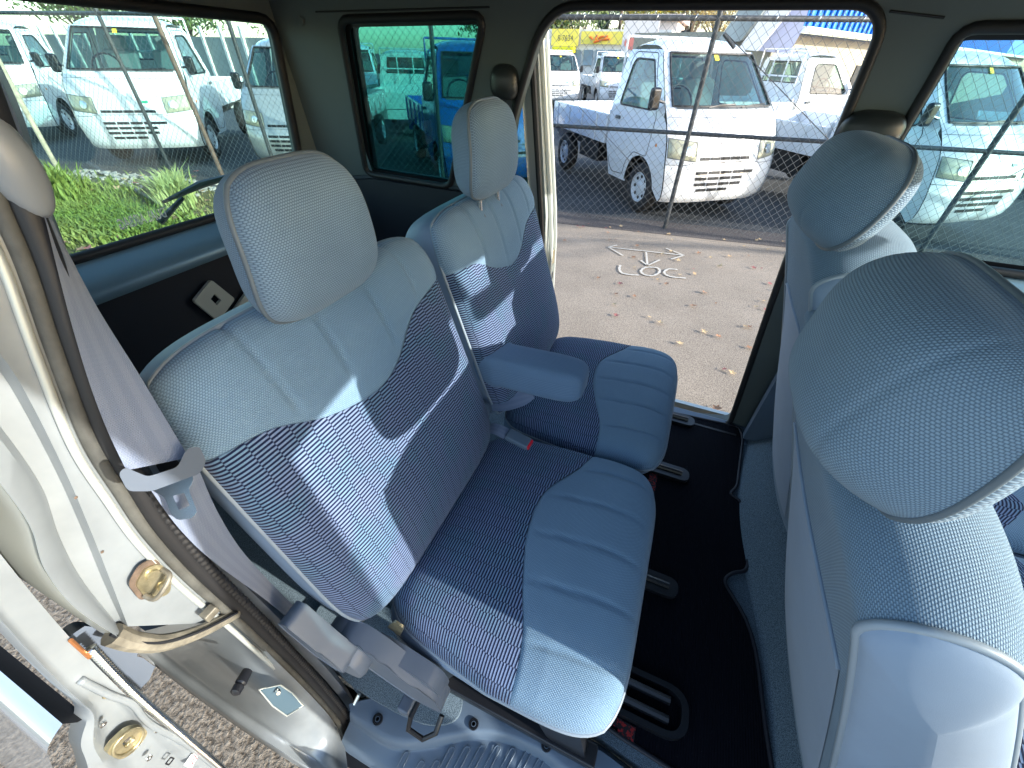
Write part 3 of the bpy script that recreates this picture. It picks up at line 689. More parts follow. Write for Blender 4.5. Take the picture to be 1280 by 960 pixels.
# near door jamb (rear edge of the open doorway)
def strip_surf(name, rows_px, mat, sub=6, closed=False, **k):
    """rows: lists of (px,py,x) sampled along; lofted across"""
    R = []
    for r in rows_px: R.append(curve([at(a, b, x=c) for a, b, c in r], sub))
    n = min(len(r) for r in R); V = [p for r in R for p in r[:n]]
    return mk(name, (V, [(j*n+i, j*n+i+1, (j+1)*n+i+1, (j+1)*n+i) for j in range(len(R)-1) for i in range(n-1)]), mat, VAN, smooth=50, **k)
jr = [
 [(-45, 150, -.425), (5, 262, -.425), (68, 440, -.425), (105, 550, -.425), (175, 662, -.425), (228, 725, -.425), (290, 770, -.425)],
 [(-65, 170, -.43), (-12, 300, -.43), (52, 450, -.43), (92, 560, -.43), (160, 668, -.43), (214, 735, -.43), (276, 778, -.43)],
 [(-90, 250, -.43), (-40, 390, -.43), (20, 470, -.43), (78, 582, -.43), (112, 660, -.43), (135, 718, -.43), (160, 783, -.43)],
 [(-95, 262, -.445), (-48, 400, -.445), (12, 482, -.445), (70, 590, -.445), (104, 666, -.445), (127, 722, -.445), (156, 786, -.445)],
 [(-105, 350, -.448), (-65, 460, -.448), (-2, 530, -.448), (52, 608, -.448), (75, 672, -.448), (105, 728, -.448), (154, 789, -.448)],
 [(-108, 360, -.432), (-68, 470, -.432), (-8, 538, -.432), (46, 616, -.432), (68, 678, -.432), (99, 734, -.432), (152, 792, -.432)],
 [(-115, 400, -.428), (-80, 510, -.428), (-20, 580, -.428), (36, 655, -.428), (56, 712, -.428), (94, 760, -.428), (148, 797, -.428)],
 [(-115, 400, -.44), (-80, 510, -.44), (-20, 580, -.44), (36, 655, -.44), (56, 712, -.44), (94, 760, -.44), (148, 797, -.44)],
]
strip_surf('door_jamb', jr, SILD)
# outer body side going back from the jamb
ej = curve([at(a, b, x=c) for a, b, c in jr[-1]], 6)
V = [p for p in ej]+[p+Vector((-.012, -.004, 0)) for p in ej]+[Vector((-1.6, p.y-.012, p.z)) for p in ej]; n = len(ej)
mk('rear_quarter_panel', (V, [(j*n+i, j*n+i+1, (j+1)*n+i+1, (j+1)*n+i) for j in range(2) for i in range(n-1)]), SIL, VAN, smooth=40)
# lower jamb: pressed steel between the seal and the sill edge
outr = curve([at(150, 797, y=-.02), at(185, 822, y=-.03), at(230, 857, y=-.035), at(290, 900, y=-.036), at(345, 937, y=-.035), at(395, 968, y=-.033), at(440, 1000, y=-.030)], 6)
innr = curve([at(282, 762, x=-.425), at(308, 786, x=-.425), at(334, 812, x=-.425), at(360, 838, x=-.422), at(388, 868, x=-.42), at(414, 898, x=-.41), at(430, 925, x=-.40)], 6)
n = len(outr)
def lowj(i, q):
    a, b = innr[i], outr[i]; p = a.lerp(b, q)
    u = i/(n-1); bl = .035*exp(-((u-.42)/.22)**2-((q-.25)/.22)**2)-.012*exp(-((q-.86)/.05)**2)+.006*exp(-((q-.96)/.03)**2)
    return p+Vector((.7, -.3, .5)).normalized()*bl
m = 40; V = [lowj(i, j/m) for j in range(m+1) for i in range(n)]
V += [outr[i]+Vector((0, -.004, -.014)) for i in range(n)]+[outr[i]+Vector((0, .01, -.03)) for i in range(n)]
mk('lower_jamb', (V, [(j*n+i, j*n+i+1, (j+1)*n+i+1, (j+1)*n+i) for j in range(m+2) for i in range(n-1)]), SILD, VAN, smooth=60)
mk('sill_underside', bx(-1.5, 1.4, .0, .12, .24, .30), BLK, VAN)
# upper end of the lower jamb meets the jamb behind a stained track groove
gr = curve([at(140, 793, x=-.437), at(168, 802, x=-.432), at(207, 803, x=-.425), at(253, 788, x=-.420), (at(296, 766, x=-.418))], 6)
mk('door_track', tube(gr, [.011-.004*i/len(gr) for i in range(len(gr))], 10), DIRT, VAN)
mk('track_lip', tube([p+Vector((.006, 0, .008)) for p in gr], .002, 6), BLK, VAN)
mk('track_stop', box(at(262, 766, x=-.413), (.012, .016, .012)), DIRT, VAN, bevel=.002)
# striker
c = at(190, 727, x=-.424)
ya = Vector((0, 1, 0)); za = Vector((0, 0, 1))
mk('striker_plate', plate(rpoly([(-.0135, -.008), (-.010, .012), (.004, .019), (.0145, .012), (.0145, -.006), (.003, -.021), (-.003, -.020)], .004), [], lambda a, b, d: c+ya*a+za*b*1.3+Vector((.004-.004*d, 0, 0))), GOLD, VAN, bevel=.001)
mk('striker_stain', plate(rpoly([(-.0175, -.008), (-.013, .017), (.004, .025), (.016, .018), (.013, .0), (.002, -.012)], .006), [], lambda a, b, d: c+ya*a+za*b*1.3+Vector((.0012-.001*d, 0, 0))), pm('rust_stain', (.10, .07, .05), .7, var=(90, .4)), VAN)
mk('striker_bolt', lathe(c+Vector((.004, .004, .012)), (1, 0, 0), [(0, .006), (.003, .0055), (.003, .003)], 14), GOLD, VAN)
mk('striker_bolt', lathe(c+Vector((.004, .003, -.012)), (1, 0, 0), [(0, .0055), (.003, .005), (.003, .003)], 14), GOLD, VAN)
mk('striker_loop', tube(curve([c+Vector((.004, -.012, -.004)), c+Vector((.018, -.009, -.004)), c+Vector((.018, .010, .006)), c+Vector((.004, .012, .008))], 5), .0026, 8), DIRT, VAN)
# drain hole, bump stop
ctr = at(345, 872, x=-.438); ux_ = (at(370, 872, x=-.438)-ctr).normalized(); 
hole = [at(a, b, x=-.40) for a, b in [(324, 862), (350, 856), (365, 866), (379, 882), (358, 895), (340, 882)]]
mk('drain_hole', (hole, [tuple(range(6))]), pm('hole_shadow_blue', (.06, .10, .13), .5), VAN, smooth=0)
mk('drain_rim', tube([p+Vector((.001, 0, .001)) for p in hole], .0012, 6, closed=True), SIL, VAN, smooth=180)
mk('drain_plug', lathe(at(347, 864, x=-.395), (1, -.3, .6), [(0, .004), (.006, .003)], 10), CHR, VAN)
mk('bump_stop', lathe(at(303, 850, x=-.405), (.4, -1, .25), [(-.012, .007), (.004, .008), (.006, .006), (.008, .0075), (.016, .007), (.018, .004)], 14), BLK, VAN)
# ------------- the near sliding door, slid back along the flank
DX = -.435
din = curve([at(a, b, x=DX) for a, b in [(-120, 540), (-60, 615), (0, 692), (45, 748), (90, 800), (130, 842), (170, 880), (230, 930), (280, 972), (340, 1030)]], 6)
dou = curve([at(a, b, x=DX) for a, b in [(-120, 640), (-60, 715), (0, 782), (40, 825), (75, 860), (95, 878), (109, 894), (101, 930), (110, 960), (125, 1040)]], 6)
n = len(din); m = 12
def dface(i, q):
    p = din[i].lerp(dou[i], q); u = i/(n-1)
    r = .010*(1/(1+exp(-(u-.60)*60)))*(1/(1+exp((q-.80)*40)))*(1/(1+exp(-(q-.22)*40)))
    return p+Vector((-r+.004*exp(-((q-.9)/.06)**2), 0, 0))
V = [din[i]+Vector((-1.05, -.0, 0)) for i in range(n)]+[din[i]+Vector((-.006, .0, 0)) for i in range(n)]+[dface(i, j/m) for j in range(m+1) for i in range(n)]+[dou[i]+Vector((-.02, -.001, 0)) for i in range(n)]
mk('sliding_door', (V, [(j*n+i, j*n+i+1, (j+1)*n+i+1, (j+1)*n+i) for j in range(m+3) for i in range(n-1)]), SILD, VAN, smooth=50)
sk_px = [(109, 896), (97, 903), (78, 905), (60, 935), (66, 960), (100, 1050)]
for nm, (a, b), mt in (('belt_moulding', (0, 2), RUB), ('door_skin', (2, 5), pm('paint_silver_gloss', (.55, .58, .60), .12, metal=.5, coat=1, coatr=.03))):
    pf = [at(*p, x=DX-.006) for p in sk_px[a:b+1]]
    pf = curve(pf, 6) if nm == 'door_skin' else pf
    V = pf+[p+Vector((-1.0, 0, 0)) for p in pf]; k = len(pf)
    mk(nm, (V, [(i, i+1, k+i+1, k+i) for i in range(k-1)]), mt, VAN, smooth=40)
V, Fc = [], []
cb = [p+Vector((.004, .005, 0)) for p in din]; dn = []
for a, b in zip(cb, cb[1:]):
    if a.z < at(100, 808, x=DX).z: k = max(2, int((b-a).length/.0010)); dn += [a.lerp(b, i/k) for i in range(k)]
mk('coiled_seal', tube(dn, [.0030+.0014*(i % 4 < 2) for i in range(len(dn))], 8), CHR, VAN, smooth=180)
mk('copper_end', tube([at(88, 800, x=DX+.004), at(112, 822, x=DX+.004)], .0018, 8), pm('copper', (.6, .25, .1), .35, metal=.8), VAN)
hp = [at(a, b, x=DX-.03) for a, b in [(86, 800), (104, 788), (128, 790), (158, 806), (168, 816), (162, 840), (150, 850), (118, 822)]]
mk('hinge_arm', (hp+[p+Vector((-.05, 0, -.03)) for p in hp], [tuple(range(8))]+[(i, (i+1) % 8, 8+(i+1) % 8, 8+i) for i in range(8)]), PLG, VAN, bevel=.004)
hp = [at(a, b, x=DX-.045) for a, b in [(162, 822), (176, 826), (190, 836), (184, 850), (172, 862), (158, 850)]]
mk('hinge_bracket', (hp+[p+Vector((-.03, 0, -.02)) for p in hp], [tuple(range(6))]+[(i, (i+1) % 6, 6+(i+1) % 6, 6+i) for i in range(6)]), PLG, VAN, bevel=.003)
c2 = at(157, 925, x=DX+.002)
mk('latch_plate', plate(rpoly([(-.017, -.014), (-.014, .022), (.010, .020), (.017, -.002), (.013, -.024), (-.008, -.026)], .009), [rpoly([(-.006, -.008), (-.003, .008), (.007, .004), (.005, -.010)], .004)], lambda a, b, d: c2+ya*a*.9+za*b*.9+Vector((.004-.006*d, 0, 0))), GOLD, VAN, bevel=.0012)
mk('latch_ring', tube([c2+ya*.013*cos(t*pi/8)+za*.017*sin(t*pi/8)+Vector((.005, 0, 0)) for t in range(16)], .0016, 6, closed=True), GOLD, VAN, smooth=180)
mk('latch_catch', box(c2+Vector((-.004, .001, -.001)), (.010, .008, .014)), CHR, VAN, bevel=.002)
c3 = at(212, 951, x=DX+.002); mk('clip_hole', plate(rpoly([(-.004, -.005), (-.004, .005), (.004, .005), (.004, -.005)], .0015), [rpoly([(-.0025, -.0033), (-.0025, .0033), (.0025, .0033), (.0025, -.0033)], .001)], lambda a, b, d: c3+ya*a+za*b+Vector((.001*(1-d), 0, 0))), BLK, VAN)
c4 = at(240, 950, x=DX+.002); mk('warning_label', plate(rpoly([(-.008, -.012), (-.007, .010), (.005, .012), (.009, -.004)], .001), [], lambda a, b, d: c4+ya*a+za*b+Vector((.0008*(1-d), 0, 0))), pm('sticker_white', (.75, .75, .72), .5), VAN)
for k in range(3): mk('label_mark', tube([c4+Vector((.0012, -.003+.003*k, -.006+.004*(k % 2))), c4+Vector((.0012, -.001+.003*k, .001+.002*k))], .0007, 4), RED, VAN)
for (px_, py_, r__) in ((133, 868, .004), (196, 912, .0035), (128, 905, .0035), (186, 947, .0035)):
    mk('screw_head', lathe(at(px_, py_, x=DX+.001), (1, 0, 0), [(0, r__), (.002, r__*.9), (.0022, r__*.4), (.0012, r__*.3)], 12), GOLD if r__ > .0036 else CHR, VAN)
sw = curve([at(*p, x=DX+.0015) for p in [(100, 850), (135, 868), (165, 880), (188, 905), (240, 935), (300, 985)]], 6)
mk('pressed_ridge', tube(sw, .0035, 8), SILD, VAN, smooth=180)
for px_, py_ in ((70, 520), (95, 622), (128, 690)):
    mk('paint_chip', lathe(at(px_, py_, x=-.429), (1, .2, 0), [(0, .0016), (.0004, .001)], 6), MATS['rust_stain'], VAN)
# ------------- near front door, pillars, windscreen (cast the shade inside)
nf = lambda a, b, d: Vector((a, .025-.05*d+(.07*max(0, b-1.1)/.55), b))
mk('near_front_door', plate([(.42, .30), (.46, 1.1), (.52, 1.68), (1.02, 1.68), (1.50, 1.14), (1.55, .30)], [rpoly([(.64, 1.17), (.66, 1.60), (1.00, 1.60), (1.36, 1.17)], .03)], nf), TRIM, VAN)
mk('near_front_window', plate(rpoly([(.64, 1.17), (.66, 1.60), (1.00, 1.60), (1.36, 1.17)], .03), [], lambda a, b, d: nf(a, b, .5)+Vector((0, .003*d, 0))), G_FRONT, VAN)
mk('windscreen', (lambda g: g)(([Vector((1.06, .17, 1.66)), Vector((1.06, 1.27, 1.66)), Vector((1.62, 1.38, 1.08)), Vector((1.62, .07, 1.08))], [(0, 1, 2, 3)])), G_CLR, VAN, smooth=0)
for ya_, yb_ in ((.08, .0), (1.29, 1.40)): mk('windscreen_pillar', tube([Vector((.96, ya_, 1.67)), Vector((1.62, yb_, 1.08))], .028, 8), TRIM, VAN)
mk('bonnet', bx(1.60, 2.0, .03, 1.43, .35, 1.04), SIL, VAN, bevel=.06, seg=4)
mk('rear_view_mirror', box((.98, .72, 1.57), (.03, .24, .06)), BLK, VAN, bevel=.01)
for ys in (.42, 1.04): mk('sun_visor', box((.99, ys, 1.635), (.16, .36, .02)), CEIL, VAN, bevel=.008)
# ------------- far sliding door, slid back outside
FD = [(1.415, 1.42), (1.55, 1.56)]
def fdx(z): return -.445-.075*max(0, (z-.9))/.7
mk('far_sliding_door', plate([(1.40, .42), (1.40, 1.10), (1.36, 1.66), (1.44, 1.68), (1.53, 1.10), (1.545, .34)], [], lambda a, b, d: Vector((fdx(b)-.05*d, a+.02, b))), SIL, VAN, bevel=.012, seg=3)
mk('door_outer_panel', plate([(-1.55, .34), (-1.55, 1.08), (-.47, 1.08), (-.47, .34)], [], lambda a, b, d: Vector((a, 1.50+.045*d, b))), SIL, VAN)
mk('door_window', plate([(-1.5, 1.10), (-1.5, 1.62), (-.56, 1.62), (-.52, 1.10)], [], lambda a, b, d: Vector((a, 1.50-.09*(b-1.1)/.5+.004*d, b))), G_QUART, VAN)
mk('door_weatherstrip', tube([Vector((fdx(z)-.004, 1.40-.035*max(0, z-1.1)/.5, z)) for z in (.42, .7, 1.0, 1.1, 1.3, 1.5, 1.64)], .010, 8), RUB, VAN)
mk('door_flange', tube([Vector((fdx(z)+.006, 1.475-.05*max(0, z-1.1)/.5, z)) for z in (.40, .7, 1.0, 1.1, 1.3, 1.5, 1.64)], .009, 8), SIL, VAN)
mk('door_flange', tube([Vector((fdx(z)+.004, 1.535-.06*max(0, z-1.1)/.5, z)) for z in (.38, .7, 1.0, 1.1, 1.3, 1.5, 1.64)], .007, 8), SIL, VAN)
c = Vector((fdx(1.58)+.004, 1.44, 1.575)); mk('door_stop', lathe(c, (1, 0, 0), [(0, .013), (.008, .012), (.01, .006)], 16), PLG, VAN)
mk('latch_plate', box((fdx(.93)+.004, 1.50, .93), (.006, .03, .06)), GOLD, VAN, bevel=.004)
mk('key_mark', box((fdx(.83)+.003, 1.50, .85), (.004, .02, .03)), BLK, VAN, bevel=.002)
mk('hinge_arm', tube(curve([(-.40, 1.38, .60), (-.395, 1.42, .64), (-.42, 1.44, .70), (-.45, 1.45, .72)], 5), .013, 10), RUB, VAN)
# ------------- near seat belt
SB = empty('seat_belt', (-.4, .12, 1.2), 'blue-grey seat belt hanging beside the near seat with its steel tongue showing', 'seat belt')
Lp = [(30, 236, -.415), (52, 262, -.41), (70, 330, -.405), (88, 400, -.40), (112, 480, -.395), (135, 540, -.39), (158, 588, -.38)]
Rp = [(58, 232, -.445), (66, 275, -.44), (98, 340, -.43), (128, 395, -.42), (172, 465, -.41), (205, 520, -.40), (236, 572, -.385)]
mk('webbing', ribbon(curve([at(a, b, x=c) for a, b, c in Lp], 6), curve([at(a, b, x=c) for a, b, c in Rp], 6)), WEB, SB, smooth=180)
Lp = [(188, 612, -.385), (225, 662, -.40), (268, 703, -.41), (332, 750, -.43), (375, 785, -.46)]
Rp = [(250, 590, -.40), (272, 640, -.42), (300, 685, -.43), (335, 725, -.45), (378, 768, -.48)]
mk('webbing', ribbon(curve([at(a, b, x=c) for a, b, c in Lp], 6), curve([at(a, b, x=c) for a, b, c in Rp], 6)), WEB, SB, smooth=180)
Lp = [(44, 250, -.425), (50, 290, -.425), (66, 350, -.425), (92, 430, -.42), (120, 510, -.42), (150, 570, -.42)]
mk('webbing_edge', ribbon(curve([at(a, b, x=c) for a, b, c in Lp], 6), curve([at(a+16, b+4, x=c-.004) for a, b, c in Lp], 6)), WEB, SB, smooth=180)
# plastic guide with steel tongue
XT = -.374
bodyp = rpoly([(148, 592), (156, 584), (185, 596), (222, 584), (234, 560), (250, 558), (258, 578), (250, 592), (190, 614), (160, 614)], 6, 4)
mk('tongue_cover', plate(bodyp, [], lambda a, b, d: at(a, b, x=XT+.006-.010*d)), PLG, SB, bevel=.002)
tp = rpoly([(186, 610), (240, 592), (242, 600), (236, 612), (247, 640), (240, 648), (222, 650), (214, 644), (206, 622)], 4, 4)
th = rpoly([(216, 620), (230, 616), (237, 632), (224, 638)], 2, 3)
mk('steel_tongue', plate(tp, [th], lambda a, b, d: at(a, b, x=XT-.001-.0025*d)), CHR, SB, bevel=.0006)
# anchor shroud at the top of the pillar
shc = at(10, 205, x=-.42)
def shf(u, v):
    th = 2*pi*u; r = sin(pi/2*v)
    ax1 = (at(48, 268, x=-.42)-at(-12, 175, x=-.42)).normalized(); ax2 = Vector((1, 0, 0)).cross(ax1)
    return shc+ax1*.034*cos(th)*r+ax2*.014*sin(th)*r+Vector((.018*cos(pi/2*v)**.7, 0, 0))
mk('anchor_shroud', grid(shf, 32, 14), pm('shroud_grey', (.22, .235, .245), .35), SB, smooth=180)
# ================================================================ outside
def fy(x): return 5.19+.135*x            # the fence line
def sheet(pts, z, name, mat):
    return mk(name, ([Vector((a, b, z)) for a, b in pts], [tuple(range(len(pts)))]), mat, None, smooth=0, kind='structure')
sheet([(-300, -300), (300, -300), (300, 300), (-300, 300)], -.03, 'ground', ASPD)
near = [(-3.3, -12), (14, -12), (14, fy(14)-.05), (-2.2, fy(-2.2)-.05), (-3.2, 3.6)]
sheet(near, -.008, 'pavement', ASP)
sheet([(-40, -14), (-3.3, -14), (-3.2, 3.6), (-2.2, fy(-2.2)-.05), (-40, fy(-40)+.2)], -.016, 'grass_verge', GRM)
sheet([(-8, -2.5), (.6, -2.5), (.6, .6), (-8, .6)], -.003, 'kerbside_asphalt', ASPN)
sheet([(-14, fy(-14)-.25), (14, fy(14)-.20), (14, fy(14)+.25), (-14, fy(-14)+.25)], -.004, 'fence_footing_strip', asphalt('footing', (.05, .045, .045), (.16, .14, .13), 90))
mk('lot_paving', ([Vector(p) for p in [(-14, fy(-14)+.2, -.022), (30, fy(30)+.2, -.022), (30, 60, -.022), (-60, 60, -.022), (-60, fy(-60)+8, -.022)]], [(0, 1, 2, 3, 4)]), ASPD, None, smooth=0, kind='structure')
# painted marks on the pavement
PW = pm('survey_paint', (.50, .46, .40), .8, var=(60, .25))
PM = empty('survey_mark', (0, 3.9, 0), 'white sprayed survey mark, two-headed arrow above the letters LOC, on the pale asphalt', 'painted mark')
def stroke(pts, wd=.028, name='paint_stroke'):
    P = [at(a, b, z=.001) for a, b in pts]; P = curve(P, 6) if len(P) > 2 else P
    L, R_ = [], []
    for i, p in enumerate(P):
        t = (P[min(i+1, len(P)-1)]-P[max(i-1, 0)]).normalized(); nn_ = Vector((-t.y, t.x, 0)); k = wd*(.5+.12*sin(i*1.7))
        L.append(p+nn_*k); R_.append(p-nn_*k)
    n = len(P); mk(name, (L+R_, [(i, i+1, n+i+1, n+i) for i in range(n-1)]), PW, PM, smooth=0)
C5 = lambda pts: [(660+a/3.2, 250+b/3.2) for a, b in pts]
for s_ in ([(322, 188), (625, 221)], [(322, 188), (380, 222)], [(322, 188), (357, 180)], [(625, 221), (553, 193)], [(625, 221), (572, 236)], [(473, 208), (478, 262)], [(478, 262), (452, 241)], [(478, 262), (527, 239)],
           [(369, 260), (366, 278), (378, 292), (408, 298), (443, 300)], [(487, 268), (520, 272), (526, 288), (500, 302), (466, 298), (452, 284), (466, 271), (487, 268)], [(598, 278), (562, 276), (545, 290), (570, 306), (632, 312)]):
    stroke(C5(s_), .017 if len(s_) < 3 else .022, 'arrow_stroke' if len(s_) < 3 else 'letter_stroke')
# ---------------------------------------------------------------- fence
GALV = pm('galvanised', (.30, .31, .32), .5, metal=.4); WIRE = pm('wire_zinc', (.15, .155, .16), .5, metal=.4)
DKP = pm('post_dark', (.055, .06, .065), .5, metal=.3, var=(12, .3)); RUSTP = pm('post_rusty', (.16, .10, .075), .7, var=(14, .35)); WOODP = pm('post_weathered', (.30, .26, .19), .8, var=(20, .3))
FE = empty('chain_link_fence', (0, fy(0), 0), 'long chain-link fence with dark steel posts and rails in front of the parked trucks', 'fence')
V, Fc = [], []
PIT_ = .084; X0, X1 = -13.0, 6.6; ncol = int((X1-X0)/PIT_); nrow = 22; dz = PIT_*1.02
r_ = .0016
def seg(a, b):
    k = len(V); t = (b-a); u = Vector((0, 1, 0)); s = t.cross(u).normalized()
    for p in (a, b):
        V.extend([p+u*r_*1.1, p-u*r_*.6+s*r_, p-u*r_*.6-s*r_])
    Fc.extend([(k, k+1, k+4, k+3), (k+1, k+2, k+5, k+4), (k+2, k, k+3, k+5)])
zt = 1.875
for i in range(ncol):
    x = X0+i*PIT_
    for j in range(nrow*2+1):
        za_ = zt-j*dz/2; zb_ = zt-(j+1)*dz/2
        xa = x+(PIT_/2 if j % 2 else 0); xb = x+(0 if j % 2 else PIT_/2)
        for m_ in (0, 1):
            s_ = 1 if m_ == 0 else -1
            A_ = Vector((x+s_*(xa-x), 0, za_)); B_ = Vector((x+s_*(xb-x), 0, zb_))
            off = .0035*(1 if (j+m_) % 2 else -1)
            wv = .012*sin(x*2.1)*sin(za_*3)
            A_.y = fy(A_.x)-.035+off+wv; B_.y = fy(B_.x)-.035-off+wv
            if zb_ > .01: seg(A_, B_)
mk('wire_mesh', (V, Fc), WIRE, FE, smooth=0, kind='stuff')
def rail(xa, xb, z, r, mat=DKP, name='rail'): mk(name, tube([Vector((xa, fy(xa), z)), Vector((xb, fy(xb), z))], r, 10), mat, FE, smooth=180)
rail(-13, 6.6, 1.835, .021, name='top_rail'); rail(-1.75, 6.6, .955, .019, name='middle_rail')
def post(x, lean=0, r=.024, mat=DKP, top=1.95, name='post'):
    mk(name, tube([Vector((x, fy(x), -.02)), Vector((x+lean, fy(x), top))], r, 12), mat, FE, smooth=60)
post(-.19); post(2.38); post(4.9); post(-2.95); post(-7.35, .0); post(-5.45)
mk('post_cap', lathe((-.19, fy(-.19), 1.95), (0, 0, 1), [(0, .027), (.02, .026), (.035, .012)], 14), DKP, FE)
rp = at(288, 190, y=4.35)
mk('rusty_post', tube([Vector((-6.55, fy(-6.5)+.1, .0)), Vector((-6.72, fy(-6.5)+.15, 2.0))], .030, 10), RUSTP, FE, smooth=60)
wp0, wp1 = at(77, 222, z=0), None
mk('stake', tube([wp0+Vector((.03, 0, -.03)), wp0+Vector((.05, .05, .9)), at(-6, 68, y=wp0.y+.35)], .032, 8), WOODP, FE, smooth=60)
def rod(a, b, r=.004, name='tension_rod'): mk(name, tube([a, b], r, 6), DKP, FE)
fx = lambda px, py: (lambda p: p)(at(px, py, y=fy(0)))
def onf(px, py, o=0):
    y = fy(0)
    for _ in range(12): p = at(px, py, y=y); y = fy(p.x)
    return p+Vector((0, o, 0))
rod(onf(908, 42), onf(1120, 262)); rod(onf(700, 108), onf(800, 215), .003); rod(onf(915, 275), onf(1035, 188), .003); rod(onf(1180, 265), onf(1290, 205), .003)
mk('brace_clamp', tube([onf(905, 42, -.02), onf(918, 60, -.02)], .016, 8), DKP, FE)
for i in range(0, int((6.6+1.7)/.11)):        # wire ties on the rails
    x = -1.7+i*.11
    if i % 3 == 0: mk('wire_tie', tube([Vector((x-.006, fy(x)-.03, 1.81)), Vector((x, fy(x)-.045, 1.835)), Vector((x+.01, fy(x)-.02, 1.862))], .003, 5), CHR, FE, smooth=180)
# barbed top twists
V, Fc = [], []
for i in range(ncol):
    x = X0+i*PIT_
    if x > -1.8:
        a_ = Vector((x, fy(x)-.035, zt)); seg(a_, a_+Vector((.012, 0, .028))); seg(a_, a_+Vector((-.012, 0, .03)))
mk('wire_ends', (V, Fc), WIRE, FE, smooth=0, kind='stuff')
rod(Vector((-1.8, fy(-1.8), 1.97)), Vector((6, fy(6), 1.97)), .003, 'top_wire')

# ---------------------------------------------------------------- small trucks
WHT = pm('paint_white', (.80, .81, .82), .22, coat=1, coatr=.04, var=(2, .02))
BLU = pm('paint_blue', (.015, .12, .42), .2, coat=1, coatr=.04)
SLV = pm('paint_silver_grey', (.40, .42, .42), .25, metal=.4, coat=1, coatr=.05)
CRM = pm('paint_pale_green', (.55, .68, .62), .3, coat=.6)
TYRE = pm('tyre_rubber', (.018, .018, .019), .75, bump=(90, .3, .003)); RIMM = pm('rim_steel', (.62, .64, .66), .4, metal=.15)
LENS = pm('lamp_lens_yellowed', (.40, .40, .29), .12, coat=1, coatr=.02); AMB = pm('lamp_amber', (.8, .25, .02), .2, coat=1); TAIL = pm('lamp_red', (.45, .02, .015), .2, coat=1)
DARK = pm('void_dark', (.008, .009, .01), .6); UPH = pm('upholstery_grey', (.28, .31, .31), .85); DSH = pm('dash_grey', (.10, .11, .115), .6)
GALB = pm('bed_floor', (.55, .57, .58), .5, metal=.2, var=(3, .12)); GRNS = pm('badge_green', (.02, .35, .2), .4); YEL = pm('sticker_yellow', (.85, .70, .05), .5)
def halfw(z):
    return interp([(.2, .69), (.35, .71), (.55, .735), (.95, .7375), (1.08, .72), (1.54, .60), (1.62, .55), (1.70, .48)], z)
FPR = [(-.06, .22), (-.015, .27), (.0, .36), (-.005, .50), (-.03, .62), (-.055, .72), (-.09, .84), (-.15, .96), (-.24, 1.07), (-.27, 1.095)]
WPR = [(-.27, 1.095), (-.42, 1.255), (-.56, 1.405), (-.68, 1.545), (-.71, 1.575)]
RPR = [(-.71, 1.575), (-.76, 1.615), (-.84, 1.645), (-1.0, 1.675), (-1.25, 1.682), (-1.42, 1.665), (-1.475, 1.63), (-1.50, 1.58)]
BPR = [(-1.50, 1.58), (-1.505, 1.25), (-1.50, 1.0), (-1.49, .60)]
def poly_at(P, t):
    L = [0]
    for a, b in zip(P, P[1:]): L.append(L[-1]+math.hypot(b[0]-a[0], b[1]-a[1]))
    d = t*L[-1]
    for i in range(len(P)-1):
        if d <= L[i+1]+1e-9:
            u = (d-L[i])/(L[i+1]-L[i]); return P[i][0]+(P[i+1][0]-P[i][0])*u, P[i][1]+(P[i+1][1]-P[i][1])*u
    return P[-1]
def front(P, off=0, rnd=.11):
    def f(s, t):
        x, z = poly_at(P, t); W = halfw(z); k = abs(s)**4
        a = s*W*(1-.02*abs(s)**8)
        return Vector((x-rnd*k+off*(1-k*.3), a+off*math.copysign(k, s), z))
    return f
def sub(f, s0, s1, t0, t1, nu, nv): return grid(lambda p, q: f(s0+(s1-s0)*p, t0+(t1-t0)*q), nu, nv)
